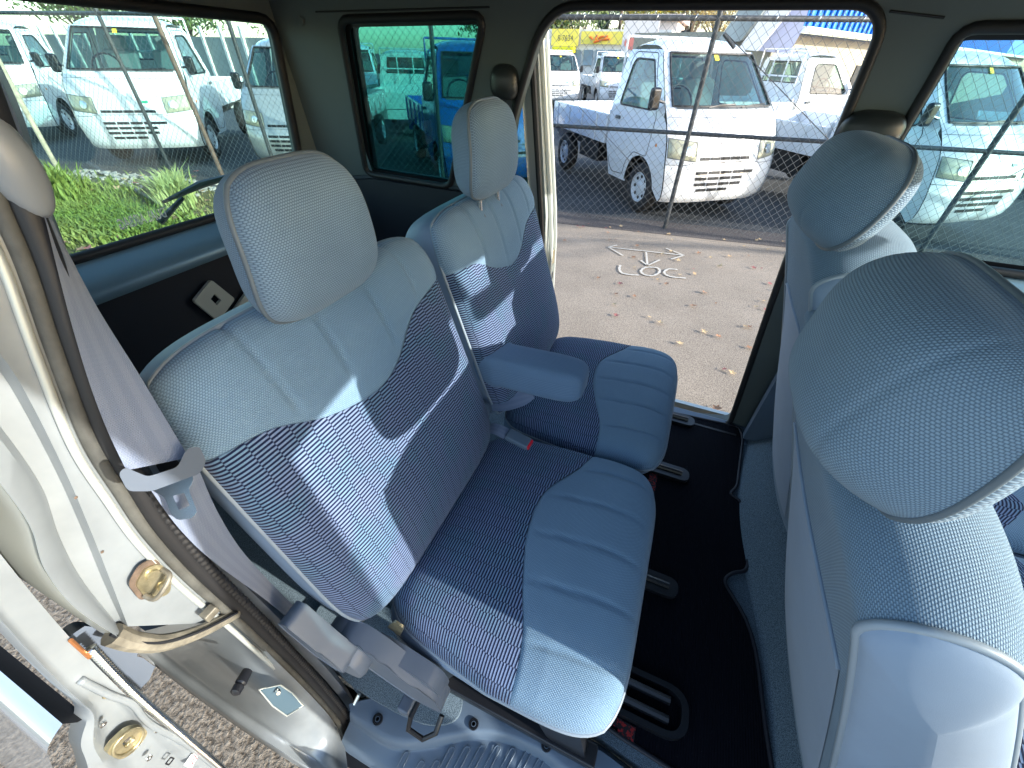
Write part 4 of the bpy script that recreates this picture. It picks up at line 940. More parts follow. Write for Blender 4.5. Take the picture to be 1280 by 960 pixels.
def truck(name, x, y, deg, k, paint, label, group=None, detail=2, badge=None, mirrors=(-1, 1)):
    t = empty(name, (x, y, 0), label, 'truck', group, rz=radians(deg)); t.scale = (k, k, k)
    K = dict(local=True)
    F, Wn, Rf, Bk = front(FPR), front(WPR), front(RPR, 0, .11), front(BPR, 0, 0)
    def Rff(s, t_):
        x_, z_ = poly_at(RPR, t_); W = halfw(min(z_, 1.62))*(1-.0)
        rn = .11*max(0, 1-t_*3)
        zz = z_-.06*abs(s)**4*(1 if z_ > 1.60 else max(0, (z_-1.55)/.05))
        return Vector((x_-rn*abs(s)**4, s*W*(1-.0*abs(s)), zz))
    body = [sub(F, -1, 1, 0, 1, 28, 24), sub(Wn, -1, -.90, 0, 1, 3, 12), sub(Wn, .90, 1, 0, 1, 3, 12), sub(Wn, -.9, .9, 0, .045, 20, 1), sub(Wn, -.9, .9, .955, 1, 20, 1), sub(Rff, -1, 1, 0, 1, 24, 20)]
    # cab rear wall round its window
    bw = .74
    body += [sub(Bk, -1, 1, .38, 1, 8, 6), sub(Bk, -1, 1, 0, .06, 8, 1), sub(Bk, -1, -bw, .06, .38, 2, 4), sub(Bk, bw, 1, .06, .38, 2, 4)]
    mk('cab_body', body, paint, t, smooth=40, **K)
    mk('windscreen', sub(front(WPR, -.006), -.9, .9, .045, .955, 20, 8), G_CAR, t, smooth=180, **K)
    mk('rear_window', sub(front(BPR, -.004, 0), -bw, bw, .06, .38, 4, 2), G_CAR, t, **K)
    wl = [front(WPR, .004)(s, tt) for s, tt in [(-.9+.1*i, .045) for i in range(19)]+[(.9, .045+.1*i) for i in range(10)]+[(.9-.1*i, .955) for i in range(19)]+[(-.9, .955-.1*i) for i in range(10)]]
    mk('windscreen_seal', tube(wl, .011, 6, closed=True), RUB, t, **K)
    wl = [front(BPR, .004, 0)(s, tt) for s, tt in [(-bw, .06), (bw, .06), (bw, .38), (-bw, .38)]]
    mk('window_seal', tube(wl, .010, 6, closed=True), RUB, t, **K)
    # sides
    for sd in (-1, 1):
        xin = -.11
        prof = [(FPR[0][0]+xin, .22)]+[(a+xin, b) for a, b in FPR[1:]]
        lowp = [(-.17, .22)]+[(a+xin, b) for a, b in FPR[1:8]]+[(-.345, 1.03), (-1.495, 1.03), (-1.49, .62), (-1.42, .45), (-1.38, .27), (-1.05, .27)]
        arch = [(-.62+.315*cos(a_), .30+.315*sin(a_)) for a_ in [radians(i) for i in range(185, -6, -15)]]
        lowp = lowp+[p for p in arch]
        lowp = [(-.17, .22)]+lowp[1:]
        fs = lambda a, b, d: Vector((a, sd*halfw(b), b))
        # clean ordering: front bottom -> up the front -> belt -> back -> bottom -> arch from rear to front
        upp = [(-.345, 1.03), (-.35, 1.07)]+[(a+xin, b) for a, b in WPR]+[(-.80+xin, 1.58)]+[(-1.47, 1.58), (-1.495, 1.53), (-1.495, 1.03)]
        win = rpoly([(-.56, 1.10), (-.80, 1.38), (-.90, 1.49), (-1.27, 1.50), (-1.31, 1.45), (-1.31, 1.08), (-1.28, 1.06), (-.60, 1.06)], .03, 3)
        mk('side_panel', [plate(lowp, [], fs, False), plate(upp, [win], fs, False)], paint, t, smooth=0, **K)
        mk('side_window', plate(win, [], lambda a, b, d: Vector((a, sd*(halfw(b)-.006), b)), False), G_CAR, t, smooth=0, **K)
        mk('window_seal', tube([Vector((a, sd*(halfw(b)+.002), b)) for a, b in win], .009, 6, closed=True), RUB, t, **K)
        if detail > 1:
            dl = rpoly([(-.52, .62), (-.47, 1.0), (-.78, 1.41), (-.87, 1.55), (-1.33, 1.56), (-1.38, 1.48), (-1.39, .42), (-1.30, .32), (-1.02, .34), (-.95, .50), (-.80, .63)], .04, 3)
            mk('door_gap', tube([Vector((a, sd*(halfw(b)+.0005), b)) for a, b in dl], .004, 5, closed=True), DARK, t, **K)
            mk('door_handle', box((-1.28, sd*(.745), .93), (.10, .02, .035)), DSH, t, bevel=.006, **K)
            mk('arch_liner', [grid(lambda p, q: Vector((-.62+.315*cos(pi*p), sd*(.72-.22*q), .30+.315*sin(pi*p))), 12, 2), bx(-.92, -.32, sd*.48, sd*.50, .25, .62)], DARK, t, **K)
            mk('side_marker', lathe((-.36, sd*.735, .76), (0, sd, 0), [(0, .018), (.008, .014)], 10), AMB if sd < 0 else AMB, t, **K)
        if sd in mirrors:
            mk('door_mirror', box((-.47, sd*.80, 1.17), (.07, .12, .20)), BLK, t, bevel=.03, seg=3, **K)
            mk('mirror_arm', tube([(-.44, sd*.69, 1.14), (-.45, sd*.78, 1.16)], .014, 6), BLK, t, **K)
    # bulged lamps wrap the corners
    for sd in (-1, 1):
        def lf(p, q):
            s = sd*(.56+.42*p); t_ = .46+.19*q+.05*p*(1-q)*0; e = (1-abs(2*p-1)**5)*(1-abs(2*q-1)**4)
            t_ = t_-.10*(1-p)*(1-q)*0-.05*(p)*(.5-q)*0
            return front(FPR, .004+.022*max(0, e))(s, t_+.035*p)
        lm = mk('headlamp', grid(lf, 12, 8), LENS, t, smooth=180, **K)
        if detail > 1:
            rim = [lf(i/8, 0) for i in range(8)]+[lf(1, i/6) for i in range(6)]+[lf(1-i/8, 1) for i in range(8)]+[lf(0, 1-i/6) for i in range(6)]
            mk('lamp_gap', tube(rim, .004, 5, closed=True), DSH, t, **K)
            ctr_ = lf(.35, .5); mk('lamp_reflector', lathe(ctr_+Vector((.012, 0, 0)), (1, sd*.4, .2), [(-.01, .05), (.002, .048), (.004, .03)], 14), CHR, t, **K)
    if detail > 1:
        slots = []
        for tt, ss, hw_ in ((.485, [-.40, -.22, -.04, .14, .32], .070), (.345, [-.42, -.20, .02, .24, .42], .082), (.285, [-.42, -.20, .02, .24], .082), (.225, [-.42, -.20, .02, .24], .082), (.165, [-.38, -.18, .02], .075)):
            for s0 in ss: mk('grille_slot', sub(front(FPR, .005), s0-hw_/.735*.9-.01, s0+hw_/.735*.9-.01, tt-.016, tt+.016, 3, 1), DARK, t, smooth=0, **K)
        mk('bumper_seam', tube([front(FPR, .001)(-1+.1*i, .445-.02*(abs(-1+.1*i) > .6)) for i in range(21)], .003, 5), DSH, t, **K)
        mk('bonnet_seam', tube([front(FPR, .001)(-.97+.097*i, .90) for i in range(21)], .0025, 5), DSH, t, **K)
        for s0 in (-.35, .25): mk('wiper', tube([front(WPR, .014)(s0, .03), front(WPR, .016)(s0+.2, .07), front(WPR, .014)(s0+.5, .085)], .006, 5), BLK, t, **K)
        mk('cowl_vent', sub(front(WPR, .005), -.85, .85, -.03 if False else 0, .04, 12, 1), DSH, t, **K)
        mk('inspection_sticker', sub(front(WPR, .004), -.06, .03, .84, .93, 2, 1), YEL, t, smooth=0, **K)
        if badge: mk('badge', sub(front(FPR, .008), .22, .32, .585, .615, 3, 1), badge, t, **K)
    # interior
    mk('dashboard', box((-.52, 0, .98), (.30, 1.26, .22)), DSH, t, bevel=.05, **K)
    for sy in (-.32, .32):
        mk('seat', [box((-1.0, sy, .82), (.42, .46, .14)), box((-1.25, sy, 1.08), (.12, .44, .50), (Vector((.97, 0, -.2)), Vector((0, 1, 0)), Vector((.2, 0, .97)) if False else Vector((-.2, 0, .97)))), box((-1.33, sy, 1.40), (.09, .26, .17))], UPH, t, bevel=.035, **K)
    mk('steering_wheel', tube([Vector((-.72-.06*sin(a_*pi/8), -.32+.18*cos(a_*pi/8), 1.12+.16*sin(a_*pi/8))) for a_ in range(16)], .013, 6, closed=True), BLK, t, **K)
    mk('cab_floor', bx(-1.45, -.2, -.66, .66, .55, .60), DARK, t, **K)
    mk('cab_underside', bx(-1.48, -.15, -.60, .60, .24, .50), DARK, t, **K)
    # bed
    L0, L1 = -1.56, -3.40
    mk('bed_floor', bx(L1, L0, -.70, .70, .62, .66), GALB, t, **K)
    for sd in (-1, 1):
        mk('bed_side', [bx(L1, L0, sd*.695, sd*.735, .60, .93)]+[bx(L0-.3-.46*i-.02, L0-.3-.46*i+.02, sd*.735, sd*.75, .60, .92) for i in range(4)], paint, t, bevel=.008, **K)
    mk('tailgate', [bx(L1-.03, L1, -.735, .735, .60, .93)], paint, t, bevel=.008, **K)
    mk('tail_panel', [bx(L1-.05, L1-.03, -.72, .72, .40, .59)], paint, t, bevel=.006, **K)
    for sd in (-1, 1): mk('tail_lamp', bx(L1-.07, L1-.05, sd*.50, sd*.70, .46, .56), TAIL, t, bevel=.006, **K)
    mk('bed_front', [bx(L0-.03, L0, -.70, .70, .60, .98)]+[bx(L0-.04, L0-.03, -.6+.15*i-.02, -.6+.15*i+.02, .62, .97) for i in range(9)], paint, t, bevel=.006, **K)
    fr = [tube([(L0-.02, sy, .95), (L0-.02, sy, 1.70)], .014, 6) for sy in (-.60, -.2, .2, .60)]+[tube([(L0-.02, -.60, zz), (L0-.02, .60, zz)], .014, 6) for zz in (1.30, 1.70)]
    mk('guard_frame', fr, paint, t, **K)
    mk('chassis', [bx(L1+.1, -1.4, -.38, -.30, .40, .60), bx(L1+.1, -1.4, .30, .38, .40, .60), bx(-2.4, -1.8, -.68, -.42, .34, .58)], DARK, t, **K)
    for wx in (-.62, -2.97 if deg < 200 else -2.97):
        for sd in (-1, 1):
            c_ = Vector((wx, sd*.62, .27))
            wh = mk('wheel', lathe(c_, (0, sd, 0), [(-.07, .20), (-.072, .25), (-.05, .268), (.05, .268), (.070, .252), (.074, .20), (.068, .165)], 28, False), TYRE, t, smooth=50, **K)
            rm = mk('rim', lathe(c_, (0, sd, 0), [(.02, .166), (.064, .166), (.068, .158), (.045, .148), (.035, .10), (.060, .055), (.062, .03), (.060, .01)], 24), RIMM, wh, smooth=50, **K)
            if detail > 1:
                hl = [lathe(c_+Vector((.118*cos(a_), 0, .118*sin(a_))), (0, sd, 0), [(.037, .020), (.046, .018)], 8) for a_ in [i*pi/4 for i in range(8)]]
                mk('rim_hole', hl, DARK, wh, **K)
    return t
def clone(src, name, x, y, deg, k, label, group=None):
    mp = {}
    def rec(o, par):
        c = o.copy(); COL.objects.link(c); c.parent = par
        for ch in list(o.children): rec(ch, c)
        return c
    r = rec(src, None); r.name = name; r.location = (x, y, 0); r.rotation_euler[2] = radians(deg); r.scale = (k, k, k)
    r['label'] = label
    if group: r['group'] = group
    elif 'group' in r: del r['group']
    return r
GW = 'white flatbed trucks parked in the lot'
T1 = truck('small_truck', .30, 5.68, -50, 1.03, WHT, 'white flatbed truck parked nose to the fence, framed whole in the open far doorway', GW, mirrors=(-1,))
T2 = truck('small_truck', -8.30, 4.55, -52, 1.12, WHT, 'white truck seen through the rear window, wholly in view between two leaning fence posts', GW, badge=GRNS)
clone(T2, 'small_truck', 2.88, 6.12, -52, 1.0, 'white truck behind the fence at the right edge, seen through the front door glass', GW)
clone(T2, 'small_truck', -12.6, 4.6, -46, 1.10, 'white truck cut off by the left edge of the rear window', GW)
truck('small_truck', -2.46, 5.46, -48, 1.0, BLU, 'bright blue truck behind the fence, seen through the green-tinted quarter window', None)
S1 = truck('small_truck', -5.65, 5.12, -64, 1.0, SLV, 'silver-grey truck with a round yellow fog lamp, at the right end of the rear window', None)
mk('fog_lamp', lathe((-.005, .50, .46), (1, .1, 0), [(0, .062), (.02, .060), (.03, .04)], 16), YEL, S1, local=True)
clone(T2, 'small_truck', 2.3, 12.2, 32, 1.02, 'white truck facing away to the right, its barred cab rear window showing', GW)
P1 = truck('small_truck', -7.9, 11.7, 118, .94, CRM, 'pale truck seen from behind with its tailgate up, beside the blue truck', None)
for i in range(4):
    clone(T2, 'small_truck', -9.2-1.9*i, 10.6+1.5*i, -58, 1.0, ['nearest', 'second', 'third', 'farthest'][i]+' white cab of the receding row behind the pale truck, through the quarter window', GW)
for i in range(5):
    clone(T2, 'small_truck', -7.6+2.0*i, 17.2+.9*i, -62, 1.0, ['leftmost', 'second from the left', 'middle', 'second from the right', 'rightmost'][i]+' white truck of the far row under the yellow sign', GW)
clone(T2, 'small_truck', 7.4, 9.6, -20, 1.0, 'white truck farther back behind the one at the right edge', GW)
# ---------------------------------------------------------------- buildings
BLUR = pm('blue_sheet_metal', (.01, .17, .55), .4, var=(2, .1)); BEI = pm('wall_beige', (.36, .33, .26), .8, var=(1, .08)); PNK = pm('wall_pink_white', (.72, .62, .58), .8); YSG = pm('sign_yellow', (.85, .72, .12), .5)
def building(name, c, s, deg, wallm, label, roofm=None, cat='building'):
    b = empty(name, c, label, cat, rz=radians(deg))
    mk('wall', bx(-s[0]/2, s[0]/2, -s[1]/2, s[1]/2, 0, s[2]), wallm, b, local=True, bevel=.02)
    return b
def sign(px0, py0, px1, py1, y, thick, name, mat, label, parent=None):
    a = at(px0, py0, y=y); b = at(px1, py1, y=y); return a, b
# blue-roofed shed on the right
sa = at(1003, 37, y=12.5); sb_ = at(1235, 66, z=sa.z); sdir = Vector((sb_.x-sa.x, sb_.y-sa.y, 0)); slen = sdir.length*1.8; sdir.normalize(); zf = at(1003, -12, x=sa.x).z
BS = empty('shed', (sa.x, sa.y, 0), 'beige shed with a ribbed bright blue metal fascia, top right beyond the trucks', 'building', rz=math.atan2(sdir.y, sdir.x))
mk('wall', bx(-.3, slen, .35, 4, 0, sa.z-.02), BEI, BS, local=True)
mk('fascia', bx(0, slen, 0, .06, sa.z+.05, zf), BLUR, BS, local=True)
nr_ = min(80, int(slen/.34))
for i in range(nr_): mk('rib', box((.12+.34*i, -.03, (sa.z+zf)/2), (.10, .05, zf-sa.z-.12)), BLUR, BS, local=True, bevel=.02)
mk('gutter', bx(-.1, slen, -.12, .0, sa.z-.04, sa.z+.05), pm('gutter_pale', (.6, .66, .72), .5), BS, local=True)
for i in range(3): mk('window', bx(2.2+3.2*i, 3.6+3.2*i, .32, .36, .9, 1.5), DARK, BS, local=True)
# tipped dump bed: grey box and long white beam
DB = empty('dump_truck', (1.3, 12.5, 0), 'tipped grey dump body with a thick white beam slanting behind the foremost truck', 'truck')
def quad3(name, px, y, th, mat, par):
    P = [at(a, b, y=y) for a, b in px]; n = len(P)
    return mk(name, (P+[p+Vector((th*.1, th, 0)) for p in P], [tuple(range(n)), tuple(range(n, 2*n))[::-1]]+[(i, (i+1) % n, n+(i+1) % n, n+i) for i in range(n)]), mat, par, bevel=.02)
quad3('dump_body', [(898, 52), (930, 5), (946, -30), (985, -30), (948, 20), (925, 50)], 12.0, 1.6, pm('dump_grey', (.30, .34, .34), .6, var=(3, .2)), DB)
quad3('white_beam', [(925, 60), (966, 5), (985, -20), (1004, -20), (990, 8), (946, 62)], 11.6, .3, pm('beam_white', (.72, .72, .72), .5), DB)
quad3('lilac_panel', [(950, 62), (994, 5), (1012, 5), (1000, 40), (985, 66)], 12.2, .2, pm('panel_lilac', (.38, .40, .55), .6), DB)
# yellow-signed shop
SH = empty('shop', (-3.0, 30, 0), 'low white shop with yellow sign boards, one ending in 8-7634, far behind the trucks', 'building')
def wallpx(name, px0, py0, px1, py1, y, th, mat, par):
    a = at(px0, py0, y=y); b = at(px1, py1, y=y); return mk(name, bx(min(a.x, b.x), max(a.x, b.x), y, y+th, min(a.z, b.z), max(a.z, b.z)), mat, par, bevel=.01)
a = at(600, 60, y=30); b = at(835, 60, y=30)
mk('wall', bx(a.x, b.x, 30.3, 36, 0, at(700, 36, y=30).z), pm('wall_white', (.68, .68, .66), .8), SH)
wallpx('sign_board', 690, 36, 722, 58, 30, .1, YSG, SH); wallpx('sign_board', 727, 39, 783, 56, 30, .1, YSG, SH)
wallpx('awning', 690, 58, 716, 66, 29.6, .6, pm('awning_yellow', (.8, .75, .02), .6), SH)
for i in range(6): wallpx('shop_window', 700+15*i, 62, 709+15*i, 82, 30.2, .1, G_CAR if False else pm('shopfront_glass', (.18, .28, .36), .15), SH)
def text(body, a, b, mat, par, size_z, name='lettering', shear=0):
    tc = bpy.data.curves.new('t', 'FONT'); tc.body = body; tc.size = 1; tc.shear = shear; tob = bpy.data.objects.new('t', tc); COL.objects.link(tob)
    dg = bpy.context.evaluated_depsgraph_get(); me = bpy.data.meshes.new_from_object(tob.evaluated_get(dg)); bpy.data.objects.remove(tob)
    me.name = name; me.materials.clear(); me.materials.append(mat)
    xs = [v.co.x for v in me.vertices]; x0, x1 = min(xs), max(xs); h = .72
    for v in me.vertices:
        q = (v.co.x-x0)/(x1-x0); v.co = Vector((a.x+(b.x-a.x)*q, a.y-.02, a.z+size_z*v.co.y/h))-base(par)
    o = bpy.data.objects.new(name, me); COL.objects.link(o); o.parent = par; return o
ORG = pm('sign_orange', (.75, .18, .03), .5); DRK = pm('sign_dark', (.06, .08, .07), .5); REDS = pm('sign_red', (.72, .22, .18), .5)
a = at(697, 51, y=29.95); b = at(716, 51, y=29.95); text('8-7634', a, b, DRK, SH, at(697, 43.5, y=29.95).z-a.z)
for i, (x0, z0, x1, z1) in enumerate([(737, 46, 741, 50), (744, 50, 747, 44), (748, 48, 756, 46), (742, 53, 762, 49), (757, 48, 760, 45)]):
    mk('script_stroke', tube([at(x0, z0, y=29.93), at((x0+x1)/2, (z0+z1)/2-1.2, y=29.93), at(x1, z1, y=29.93)], .05, 6), ORG, SH)
c = at(797, 46, y=28); RS = empty('round_sign', (c.x, c.y, 0), 'red and white sign on a pole between the shop and the foremost truck', 'sign')
mk('sign_panel', bx(c.x-.75, c.x+1.0, 27.9, 28.0, c.z-1.0, c.z+.75), pm('sign_white', (.78, .72, .70), .5), RS); mk('red_oval', plate([(c.x+.62*cos(a_*pi/12), c.z-.25+.30*sin(a_*pi/12)) for a_ in range(24)], [], lambda a, b, d: Vector((a, 27.86+.04*d, b))), REDS, RS); mk('pole', tube([Vector((c.x, 28.05, 0)), Vector((c.x, 28.05, c.z))], .06, 8), GALV, RS)
PK = empty('low_building', (4, 40, 0), 'low pinkish white building on the horizon left of the dump body', 'building')
a = at(785, 26, y=40); b = at(845, 40, y=40); mk('wall', bx(a.x, b.x, 40, 46, 0, a.z), PNK, PK); mk('roof', bx(a.x-.3, b.x+.3, 39.7, 46.3, a.z, a.z+.35), pm('roof_pink', (.6, .5, .46), .7), PK)
for i in range(4): mk('window', bx(a.x+.6+1.1*i, a.x+1.2+1.1*i, 39.96, 40.0, 1.0, a.z-.5), DARK, PK)
# grey wall and horizontal clutter far left seen above the trucks
FB = empty('far_shed', (-24, 20, 0), 'long pale shed with light uprights far behind the trucks, through the rear window', 'building')
mk('wall', bx(-40, -20, 18, 22, 0, 1.9), pm('wall_grey', (.25, .28, .27), .8, var=(.6, .2)), FB)
for i in range(14): mk('upright', bx(-39+1.35*i, -38.85+1.35*i, 17.9, 18.0, 0, 2.3), pm('upright_white', (.7, .7, .66), .6), FB)
# ---------------------------------------------------------------- trees
BARK = pm('bark', (.12, .09, .06), .9, bump=(20, .6, .02))
def leafmat(n, a, b):
    t = NT(n); oi = t.n('ObjectInfo'); f = t.noise(.9, 4); t.set(col=t.mix(t.mr(f, .4, .6), a, b), rough=.7, spec=.3); return t.m
def tree(name, x, y, h, r, mat, label, n=2600, conif=False, leaf=.16, cz=.6):
    t = empty(name, (x, y, 0), label, 'tree'); rnd = random.Random(int(x*13+y*7))
    mk('trunk', tube(curve([(0, 0, -.1), (.05*h*.1, 0, h*.35), (0, .05, h*.85)], 4), [.16*h/6*(1-.75*i/8) for i in range(9)], 8), BARK, t, local=True, smooth=180)
    clumps = []
    for i in range(26):
        if conif:
            z = h*(.18+.8*rnd.random()); rr = r*(1.02-z/h)*rnd.uniform(.5, 1); an = rnd.uniform(0, 2*pi); clumps.append((rr*cos(an), rr*sin(an), z, r*.35*(1.1-z/h)+.15))
        else:
            an = rnd.uniform(0, 2*pi); rr = r*sqrt(rnd.random())*.8; z = h*(cz+.36*(rnd.random()-.35)); clumps.append((rr*cos(an), rr*sin(an), z, r*rnd.uniform(.22, .42)))
    limbs = []
    for c_ in clumps[:14]: limbs.append(tube([(0, 0, h*.3 if not conif else c_[2]), (c_[0]*.5, c_[1]*.5, (c_[2]+h*.3)/2 if not conif else c_[2]), (c_[0], c_[1], c_[2])], [.05*h/6, .035*h/6, .012], 5))
    mk('limb', limbs, BARK, t, local=True)
    V, Fc = [], []
    for i in range(n):
        c_ = clumps[rnd.randrange(len(clumps))]; v = Vector((rnd.gauss(0, 1), rnd.gauss(0, 1), rnd.gauss(0, 1))).normalized()*c_[3]*rnd.uniform(.55, 1.1); v.z *= .75
        p = Vector(c_[:3])+v; d = Vector((rnd.gauss(0, 1), rnd.gauss(0, 1), rnd.gauss(0, 1)-.3)).normalized(); e_ = d.orthogonal().normalized(); s = leaf*rnd.uniform(.6, 1.3)
        k = len(V); V += [p-d*s, p+e_*s*.45, p+d*s, p-e_*s*.45]; Fc.append((k, k+1, k+2, k+3))
    mk('crown', (V, Fc), mat, t, local=True, smooth=0)
    return t
LY = leafmat('leaf_yellow', (.42, .33, .03), (.22, .22, .04)); LB = leafmat('leaf_brown', (.30, .22, .07), (.14, .12, .05)); LG = leafmat('leaf_conifer', (.02, .055, .03), (.035, .09, .04)); LO = leafmat('leaf_olive', (.10, .14, .04), (.05, .09, .03))
BT_ = empty('unseen_bare_tree', (11.5, 5.3, 0), 'unseen leafless tree added past the right side of the frame to throw branch shadows on the trucks', 'tree')  # added tree outside the view, there for its branch shadows
rb_ = random.Random(21); LI = []
def branch(p, d, L, r, k):
    q = p+d*L; mid = p+d*L*.5+Vector((rb_.uniform(-.1, .1), rb_.uniform(-.1, .1), .05))*L
    LI.append(tube(curve([p, mid, q], 3), [r*(1-.45*i/6) for i in range(7)], 6))
    if k:
        for _ in range(3 if k > 2 else 2):
            nd = (d+Vector((rb_.gauss(0, .5), rb_.gauss(0, .55), rb_.uniform(-.1, .5)))).normalized(); branch(q if rb_.random() < .6 else mid, nd, L*rb_.uniform(.6, .85), r*.58, k-1)
branch(Vector((0, 0, 0)), Vector((0, 0, 1)), 2.6, .13, 5)
mk('trunk', LI[0], BARK, BT_, local=True, smooth=180); mk('limb', LI[1:], BARK, BT_, local=True, smooth=180)
def txp(px, y): return at(px, 30, y=y).x
tree('deciduous_tree', txp(704, 48), 48, 8.5, 2.6, LY, 'yellow autumn tree at the left top of the far doorway', n=5200, leaf=.11, cz=.55)
tree('conifer_tree', txp(758, 52), 52, 12, 2.6, LG, 'dark green conifer left of the brown autumn trees', conif=True, n=6200, leaf=.12)
tree('conifer_tree', txp(783, 56), 56, 11, 2.0, LG, 'second dark conifer, slightly right of and behind the first', conif=True, n=4600, leaf=.12)
tree('deciduous_tree', txp(822, 50), 50, 8.5, 3.4, LY, 'broad yellow autumn tree right of the conifers', n=7000, leaf=.10, cz=.52)
tree('deciduous_tree', txp(866, 49), 49, 9, 3.2, LB, 'brown half-bare autumn tree behind the dump body', n=4600, leaf=.09, cz=.55)
tree('deciduous_tree', txp(900, 54), 54, 9, 3.0, LB, 'taller brown autumn tree farthest to the right of the group', n=3600, leaf=.09, cz=.55)
for i, (x, y, h) in enumerate([(-30, 30, 6), (-36, 26, 6.5), (-45, 24, 7)]):
    tree('deciduous_tree', x, y, h, 4.2, LO, ['nearest', 'middle', 'tallest'][i]+' olive green tree at the top of the rear window, '+['right', 'middle', 'left'][i]+' of three')
for i, (x, y) in enumerate([(-17, 38), (-12, 42)]): tree('deciduous_tree', x, y, 7, 4.5, LO, ['left', 'right'][i]+' one of two dark trees high in the tinted quarter window')
ux0 = txp(775, 44)
UP_ = empty('utility_pole', (ux0, 44, 0), 'thin wooden utility pole with wires beside the conifers', 'pole'); mk('pole', tube([(ux0, 44, 0), (ux0, 44, 9)], .12, 8), BARK, UP_)
for z in (6.2, 5.4): mk('wire', tube([(ux0-16, 43, z+.4), (ux0, 44, z), (ux0+26, 45, z+.5)], .025, 5), BLK, UP_)
# ---------------------------------------------------------------- fallen leaves
def leafmesh(seed):
    r = random.Random(seed); V = [Vector((0, 0, .008))]; n = 10
    for i in range(n):
        a = 2*pi*i/n; rr = (1.0 if i % 2 == 0 else .48)*r.uniform(.8, 1.1); V.append(Vector((cos(a)*rr, sin(a)*rr*.8, (.30*rr*r.uniform(.1, 1)))))
    me = bpy.data.meshes.new('fallen_leaf'); me.from_pydata(V, [], [(0, 1+i, 1+(i+1) % n) for i in range(n)]); return me
LM = []
for i, c_ in enumerate([(.42, .28, .15), (.30, .16, .09), (.50, .36, .20), (.28, .10, .09)]):
    m_ = pm('dry_leaf_%s' % 'tan brown straw russet'.split()[i], c_, .8)
    for s_ in range(2): me = leafmesh(i*3+s_); me.materials.append(m_); LM.append(me)
rl = random.Random(5)
def put_leaf(p, s, nm='fallen_leaf', lab='small dry leaf lying on the sunlit pale asphalt beyond the far doorway', grp='leaves on the pavement'):
    o = bpy.data.objects.new(nm, rl.choice(LM)); COL.objects.link(o); o.location = (p.x, p.y, .006+p.z); o.scale = (s, s, s*rl.uniform(.7, 1.3)); o.rotation_euler = (rl.uniform(-.25, .25), rl.uniform(-.25, .25), rl.uniform(0, 6.28))
    tag(o, lab, 'leaf', grp)
known = [(690, 295), (722, 283), (760, 291), (762, 300), (770, 300), (748, 348), (792, 322), (822, 319), (868, 343), (888, 322), (900, 333), (912, 321), (935, 320), (942, 335), (930, 308), (960, 312), (945, 384), (962, 355), (880, 366), (867, 383), (770, 368), (793, 371), (768, 381), (833, 355), (850, 344), (812, 397), (825, 404), (850, 430), (880, 415), (898, 421), (936, 409), (905, 462), (915, 467), (872, 512), (895, 511), (955, 377), (905, 300), (840, 300), (828, 318), (848, 326), (725, 285), (798, 290)]
for a, b in known: put_leaf(at(a, b, z=0), rl.uniform(.022, .042))
for i in range(45):
    x = rl.uniform(-1.4, 3.2); put_leaf(Vector((x, rl.uniform(3.2, fy(x)-.05) if i < 30 else rl.uniform(1.7, 3.4), 0)), rl.uniform(.014, .034))
for i in range(45):
    x = rl.uniform(-1.4, 6); put_leaf(Vector((x, fy(x)-rl.random()*.25, 0)), rl.uniform(.018, .034), lab='small dry leaf caught along the foot of the fence', grp='leaves along the fence')
for i in range(130):
    p = at(rl.uniform(60, 330), rl.uniform(215, 320), z=0); put_leaf(p+Vector((0, 0, .03)), rl.uniform(.03, .075), lab='brown leaf lying in the grass behind the rear window', grp='leaves in the grass')
# ---------------------------------------------------------------- grass
def blades(name, n, f, hmin, hmax, mat, wd=.006, seed=1, lean=.5):
    r = random.Random(seed); V, Fc = [], []
    for i in range(n):
        p = f(r)
        if p is None: continue
        a = r.uniform(0, 2*pi); h = r.uniform(hmin, hmax)*(p[3] if len(p) > 3 else 1); d = Vector((cos(a), sin(a), 0)); s = Vector((-d.y, d.x, 0))*wd*(1+h*3); ln = lean*r.uniform(.2, 1)*h
        b = Vector(p[:3]); k = len(V)
        V += [b-s, b+s, b+d*ln*.35+Vector((0, 0, h*.6))+s*.8, b+d*ln*.35+Vector((0, 0, h*.6))-s*.8, b+d*ln+Vector((0, 0, h*.9))]
        Fc += [(k, k+1, k+2, k+3), (k+3, k+2, k+4)]
    return mk(name, (V, Fc), mat, None, smooth=0, kind='stuff', label='bright green grass on the verge behind the van', cat='grass')
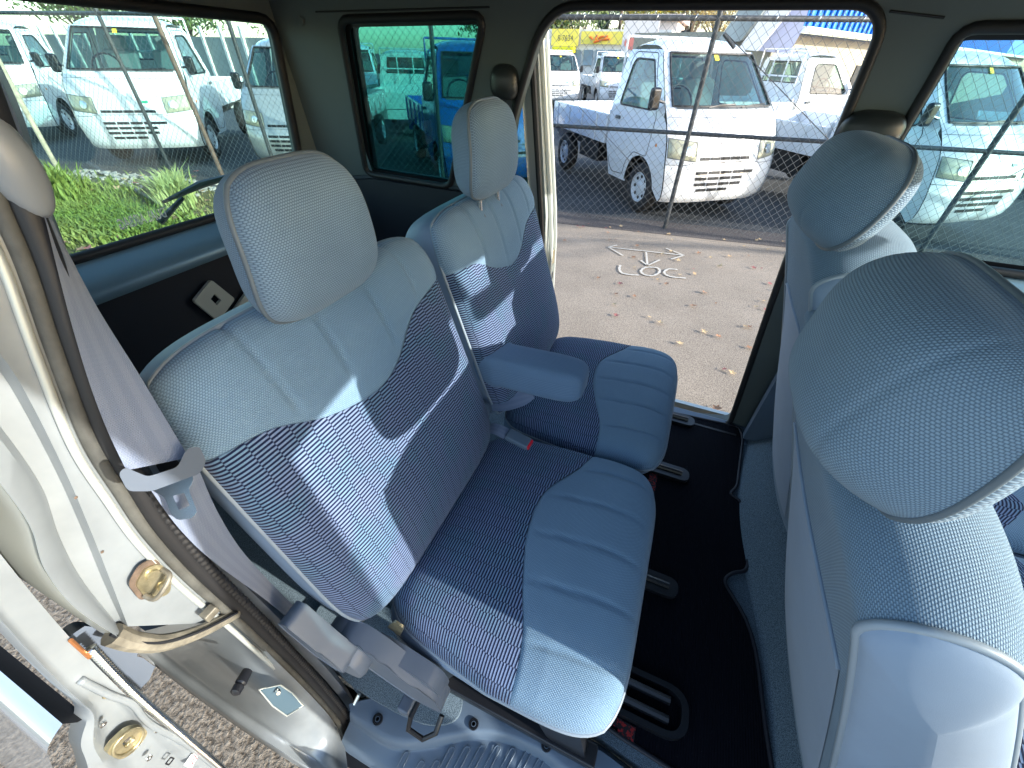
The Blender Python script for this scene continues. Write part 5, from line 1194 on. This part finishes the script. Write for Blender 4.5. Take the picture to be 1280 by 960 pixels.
GR1 = leafmat('grass_bright', (.13, .19, .035), (.22, .25, .07)); GR2 = leafmat('grass_dull', (.27, .23, .10), (.15, .17, .05))
def gpos(r):
    p = at(r.uniform(-120, 420), 345-105*r.random()**1.1, z=-.01)
    if p.y > fy(p.x)-.35 or p.x > -3.0: return None
    if sin(p.x*3.1+p.y*2.3)*sin(p.x*1.3-p.y*4.1)+.3*sin(p.x*9)*sin(p.y*11) > .35+.5*r.random(): return None
    return (p.x, p.y, p.z)
blades('grass', 13000, gpos, .02, .055, GR2, .004, 3, .9)
def gp2(r):
    p = at(r.gauss(95, 38), r.gauss(262, 15), z=-.01); return (p.x, p.y, -.01) if p.y < fy(p.x)-.15 else None
blades('tall_grass', 5500, gp2, .05, .14, GR1, .006, 4, .7)
def gp3(r):
    p = at(r.gauss(82, 12), r.gauss(246, 5), z=-.01); return (p.x, p.y, -.01)
blades('grass_tuft', 500, gp3, .18, .42, GR1, .007, 5, .8)
def gp4(r):
    p = at(r.gauss(140, 45), r.gauss(283, 10), z=-.01); return (p.x, p.y, -.01) if p.y < fy(p.x)-.3 else None
blades('clover_patch', 4200, gp4, .05, .14, GR1, .010, 6, 1.2)
def gp5(r):
    p = at(r.gauss(222, 10), r.gauss(252, 7), z=-.01); return (p.x, p.y, -.01)
blades('weed_stems', 900, gp5, .1, .40, leafmat('weed_pale', (.30, .34, .14), (.2, .26, .08)), .005, 8, .9)
V, Fc = [], []; r = random.Random(9)
for i in range(500):
    x = r.uniform(-9, -3.6); p = Vector((x, fy(x)-.1-abs(r.gauss(0, .22)), 0)); s = r.uniform(.01, .035); g_ = box(p, (s*2, s*1.5, s), (Vector((cos(i), sin(i), .2)).normalized(), Vector((-sin(i), cos(i), 0)), Vector((0, 0, 1)))); k = len(V); V += g_[0]; Fc += [tuple(j+k for j in f) for f in g_[1]]
mk('gravel', (V, Fc), pm('stone_grey', (.30, .28, .26), .9), None, smooth=0, kind='stuff', label='grey stones and gravel along the foot of the fence', cat='gravel')
